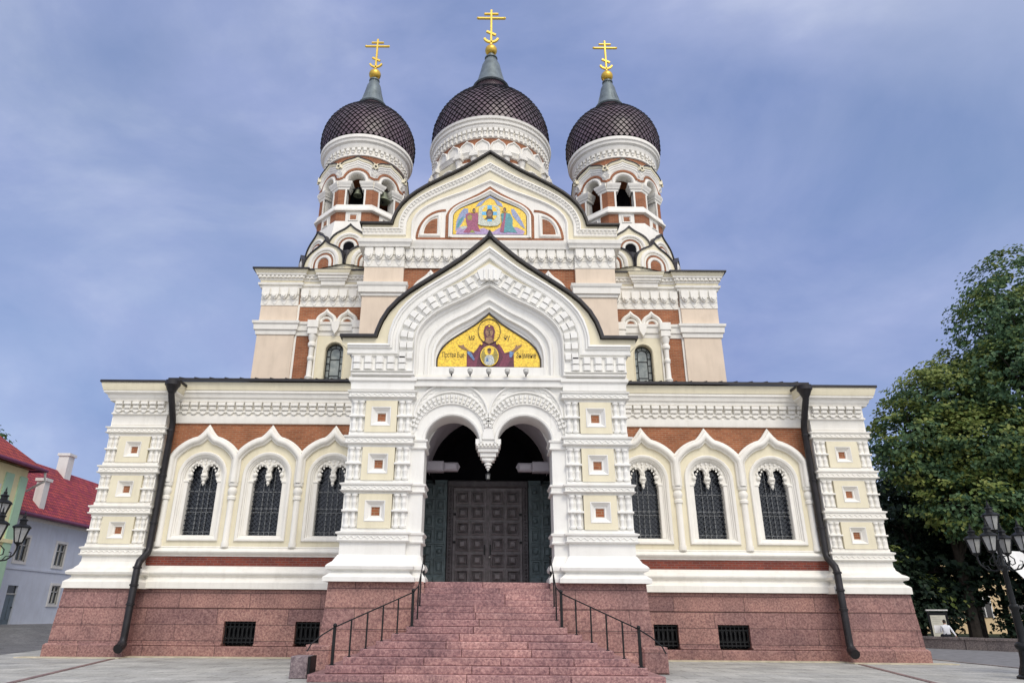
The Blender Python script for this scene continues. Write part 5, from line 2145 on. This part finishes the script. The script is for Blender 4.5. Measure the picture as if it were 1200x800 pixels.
J = [(-j[0],) + j[1:] for j in J]
per = skin_body('person', J, E_, pm)
ppos = A + (B - A) * .455
wall_t = (38.75 - A.y) / (B.y - A.y)
per.location = (A.x + (B.x - A.x) * wall_t, 38.75, .56)
per.rotation_euler = (0, 0, R(165))
tag(per, 'person in a white shirt sitting on the low wall holding a sheet of paper', 'person')
m = M()
for sx in (-1, 1):
    for f_ in range(4):
        if sx > 0:
            m.tube([(-.35 - .02 * f_, .09, .03), (-.37 - .02 * f_, .05, .012), (-.38 - .02 * f_, .0, .012)], .009, 'skin', 6)
        else:
            m.tube([(.1 - .01 * f_, -.37, .385 - .02 * f_), (.09, -.41, .39 - .02 * f_), (.07, -.43, .385 - .02 * f_)], .009, 'skin', 6)
m.tube([(-.34, .07, .03), (-.32, .04, .015)], .01, 'skin', 6)
m.tube([(.07, -.36, .38), (.055, -.4, .41)], .01, 'skin', 6)
# nose, ears, eyes
m.ball((0, -.165, .76), .014, 'skin', 8, 6)
for sx in (-1, 1):
    m.ball((sx * .083, -.05, .765), .018, 'skin', 8, 6)
    m.ball((sx * .03, -.148, .785), .008, 'trousers', 6, 5)
m.box(-.022, .022, -.15, -.14, .718, .724, 'hair')
fo = m.build('face_and_fingers')
fo.parent = per
pp = M()
PT = per.matrix_basis.copy()
pp.T = Matrix.Translation(per.location) @ Matrix.Rotation(R(165), 4, 'Z')
pv = []
for i in range(7):
    u = i / 6
    for v in (0, 1):
        pv.append((.42 - .5 * u, -.42 - .05 * math.sin(PI * u), .2 + .38 * v))
pp.add(pv, [(2 * i, 2 * i + 2, 2 * i + 3, 2 * i + 1) for i in range(6)], 'paper')
pp.add([(a, b - .006, c) for a, b, c in pv], [(2 * i, 2 * i + 2, 2 * i + 3, 2 * i + 1) for i in range(6)], 'paper')
ppo = pp.build('paper_sheet')
tag(ppo, 'white sheet of paper held up by the person on the wall', 'paper')

# corner of a white sun sail at the right edge
plain('canvas', (.78, .78, .76), .8)
ss = empty('sun_sail', (17.2, 20.9, 0))
tag(ss, 'corner of a white canvas sail beside the right street lamp', 'sun sail')
m = M()
n = 8
Pa, Pb, Pc = Vector((14.70, 20.6, 3.33)), Vector((17.9, 21.2, 3.25)), Vector((16.6, 20.4, .95))
vs, fs = [], []
idx = {}
for i in range(n + 1):
    for j in range(n + 1 - i):
        u, v = i / n, j / n
        w_ = 1 - u - v
        p = Pa * w_ + Pb * u + Pc * v
        sag = 6 * u * v * w_ + .25 * (u * w_ + v * w_ + u * v)
        idx[i, j] = len(vs)
        vs.append((p.x, p.y + .5 * sag, p.z))
for i in range(n):
    for j in range(n - i):
        fs.append((idx[i, j], idx[i + 1, j], idx[i, j + 1]))
        if i + j < n - 1:
            fs.append((idx[i + 1, j], idx[i + 1, j + 1], idx[i, j + 1]))
m.add(vs, fs, 'canvas')
m.add([(x, y + .012, z) for x, y, z in vs], fs, 'canvas')
m.build('cloth', ss)
m = M()
m.tube([(17.95, 21.25, 0), (17.95, 21.25, 3.5)], .05, 'wood_white', 8)
m.build('pole', ss)

# ================================================================== TREES
def leafmat(name, a, b, c):
    s = NT(name)
    g = s.n('NewGeometry')
    r = s.ramp(g, [(0, a), (.55, b), (1, c)], 'Random Per Island')
    s.l(r, 0, s.b, 'Base Color')
    s.b.inputs['Subsurface Weight'].default_value = 0
    tr = s.n('BsdfTranslucent')
    ms = s.n('MixShader')
    ms.inputs[0].default_value = .3
    s.l(r, 0, tr, 0)
    s.l(s.b, 0, ms, 1)
    s.l(tr, 0, ms, 2)
    s.l(ms, 0, s.o, 0)
    s.set(.55, 0, .3)


leafmat('leaf', (.04, .095, .05), (.09, .165, .072), (.15, .22, .085))
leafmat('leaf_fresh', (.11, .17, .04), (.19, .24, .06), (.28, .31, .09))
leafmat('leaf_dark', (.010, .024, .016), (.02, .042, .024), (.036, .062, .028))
plain('bark', (.045, .038, .032), .9, 0, .3, .2, 4, .5)


def tree(name, label, cat, base, trunk_h, tr, blobs, clumps, per_clump, leaf, fresh=.15, dark='leaf', seed=1, group=None):
    rd = random.Random(seed)
    bx, by, bz = base
    t = empty(name, base)
    tag(t, label, cat, group)
    tk = M()
    top = Vector((bx + rd.uniform(-.4, .4), by, bz + trunk_h))
    mid = Vector((bx + rd.uniform(-.3, .3), by + rd.uniform(-.2, .2), bz + trunk_h * .5))
    tk.tube([(bx, by, bz - .2), (bx, by, bz + .3), mid, top], tr * 1.15, 'bark', 9, tr * .7)
    for (cx, cy, cz, rx, rz) in blobs:
        c = Vector((cx, cy, cz))
        st = Vector((bx, by, bz)).lerp(top, rd.uniform(.75, 1))
        k = st.lerp(c, .5) + Vector((rd.uniform(-.5, .5), rd.uniform(-.5, .5), rd.uniform(-.3, .8)))
        tk.tube([st, k, c], tr * .5, 'bark', 6, tr * .1)
        for q in range(4):
            d = Vector((rd.gauss(0, 1), rd.gauss(0, 1), rd.gauss(0, .8))).normalized()
            e_ = c + Vector((d.x * rx, d.y * rx, d.z * rz)) * .8
            s0 = k.lerp(c, rd.uniform(.2, .9))
            tk.tube([s0, s0.lerp(e_, .5) + Vector((0, 0, .3)), e_], tr * .18, 'bark', 5, tr * .04)
    tk.build('trunk', t)
    cr = M()
    tot = sum(b[3] ** 2 * b[4] ** .5 for b in blobs)
    V = {dark: ([], []), 'leaf_fresh': ([], [])}
    for (cx, cy, cz, rx, rz) in blobs:
        n = int(clumps * rx ** 2 * rz ** .5 / tot)
        for _ in range(n):
            d = Vector((rd.gauss(0, 1), rd.gauss(0, 1), rd.gauss(0, 1))).normalized()
            q = rd.uniform(.45, 1.0) ** .6 * (1 + .12 * math.sin(5 * d.x + seed) * math.sin(6 * d.z + 2 * d.y))
            c = Vector((cx + d.x * rx * q, cy + d.y * rx * q, cz + d.z * rz * q))
            if c.z < bz + .25:
                continue
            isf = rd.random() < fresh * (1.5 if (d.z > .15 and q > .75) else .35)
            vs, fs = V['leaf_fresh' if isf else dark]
            cs = rd.uniform(.45, .95)
            for _k in range(per_clump):
                p = c + Vector((rd.gauss(0, .5), rd.gauss(0, .5), rd.gauss(0, .22))) * cs
                nrm = (Vector((d.x, d.y, d.z + .7)) + Vector((rd.gauss(0, .45), rd.gauss(0, .45), rd.gauss(0, .45)))).normalized()
                u = nrm.cross(Vector((rd.gauss(0, 1), rd.gauss(0, 1), rd.gauss(0, 1)))).normalized()
                w_ = nrm.cross(u)
                l_ = leaf * rd.uniform(.7, 1.3)
                k0 = len(vs)
                vs += [p - u * l_ * .55, p - w_ * l_ * .42 + nrm * l_ * .12, p + u * l_ * .6 - nrm * l_ * .12, p + w_ * l_ * .42 + nrm * l_ * .12]
                fs.append((k0, k0 + 1, k0 + 2, k0 + 3))
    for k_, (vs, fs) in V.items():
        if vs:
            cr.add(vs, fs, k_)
    cr.build('crown', t, smooth=False)
    return t


G = 'park trees right of the church'
tree('broadleaf_tree', 'tallest dark green tree rising at the right edge above the lamp', 'tree', (39, 46, 0), 9, .5,
     [(40, 46, 24.2, 4.2, 3.6), (37.6, 45, 20.5, 4.2, 3.2), (41, 44, 19, 5.5, 4.2), (36.2, 44, 16.6, 4.4, 3), (40, 42.5, 14, 5.4, 3.6), (36.2, 43, 11.5, 4.6, 3.2), (42, 43, 9, 5, 3.2), (37, 42, 7, 4, 2.4)],
     2100, 27, .25, .22, 'leaf', 3, G)
tree('broadleaf_tree', 'lower rounded tree with yellowish tips nearest the church corner', 'tree', (31, 47, 0), 6, .38,
     [(31.6, 46, 15.6, 3.4, 2.6), (29, 46, 13.0, 3.0, 2.4), (33.8, 47, 16.8, 3.2, 2.8), (32.4, 45, 11.6, 4.0, 2.8), (28.8, 46, 11.0, 2.4, 1.8), (34.5, 45.5, 12.6, 3.6, 3), (31, 44.5, 8.2, 3.4, 2.2), (35, 44.5, 8.2, 3.2, 2.4)],
     1500, 27, .24, .62, 'leaf', 5, G)
tree('broadleaf_tree', 'very dark spreading tree standing behind the notice board', 'tree', (30.5, 55, 0), 4, .35,
     [(31, 55, 6.2, 4.2, 2.6), (35.5, 56, 7.0, 4.2, 3.0), (40, 57, 7.4, 4.4, 3.2), (45, 58, 7.4, 4.4, 3.4), (33, 54, 3.2, 3.0, 1.7), (38.5, 60, 11, 5, 4), (46, 60, 13, 6, 5), (31, 48.5, 4.4, 3.0, 2.2), (35, 48.5, 4.4, 3.4, 2.4), (37.5, 47, 3.6, 2.2, 1.5), (40, 49, 5.0, 3.8, 2.4), (44, 48, 4.6, 3.4, 2.4)],
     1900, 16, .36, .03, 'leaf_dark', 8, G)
tree('park_bush', 'dense dark bush behind the low wall left of the notice board', 'bush', (25.5, 47, 0), 1.2, .1,
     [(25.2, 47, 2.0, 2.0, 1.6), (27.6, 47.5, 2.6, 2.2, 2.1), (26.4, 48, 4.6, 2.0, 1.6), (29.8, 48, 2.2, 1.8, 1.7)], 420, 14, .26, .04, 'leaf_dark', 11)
tree('park_bush', 'low dark bush under the trees behind the right lamp', 'bush', (35, 45.5, 0), .8, .1,
     [(33.2, 45.5, 1.0, 1.4, .8), (36, 45, 1.1, 1.6, .9), (38.6, 44.5, 1.3, 1.7, 1.1)], 260, 14, .24, .04, 'leaf_dark', 12)
for k, (x, y) in enumerate(((33.6, 50), (36.8, 52), (29.2, 49.5))):
    lab = ('slim dark trunked tree standing in the gap between the park crowns', 'dark tree deepest in the park before the cream house', 'dark tree half hidden by the bush at the church corner')[k]
    tree('broadleaf_tree', lab, 'tree', (x, y, 0), 6, .2,
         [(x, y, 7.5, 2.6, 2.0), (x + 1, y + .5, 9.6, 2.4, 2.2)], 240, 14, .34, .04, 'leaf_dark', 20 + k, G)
tree('broadleaf_tree', 'leafy green treetop showing over the red roof at the left edge', 'tree', (-47.5, 62, 0), 9, .4,
     [(-47.4, 62, 15.2, 2.8, 2.6), (-46.2, 61, 13.8, 2.0, 1.8), (-49.5, 62, 16, 3, 2.6)], 420, 14, .34, .2, 'leaf', 15)
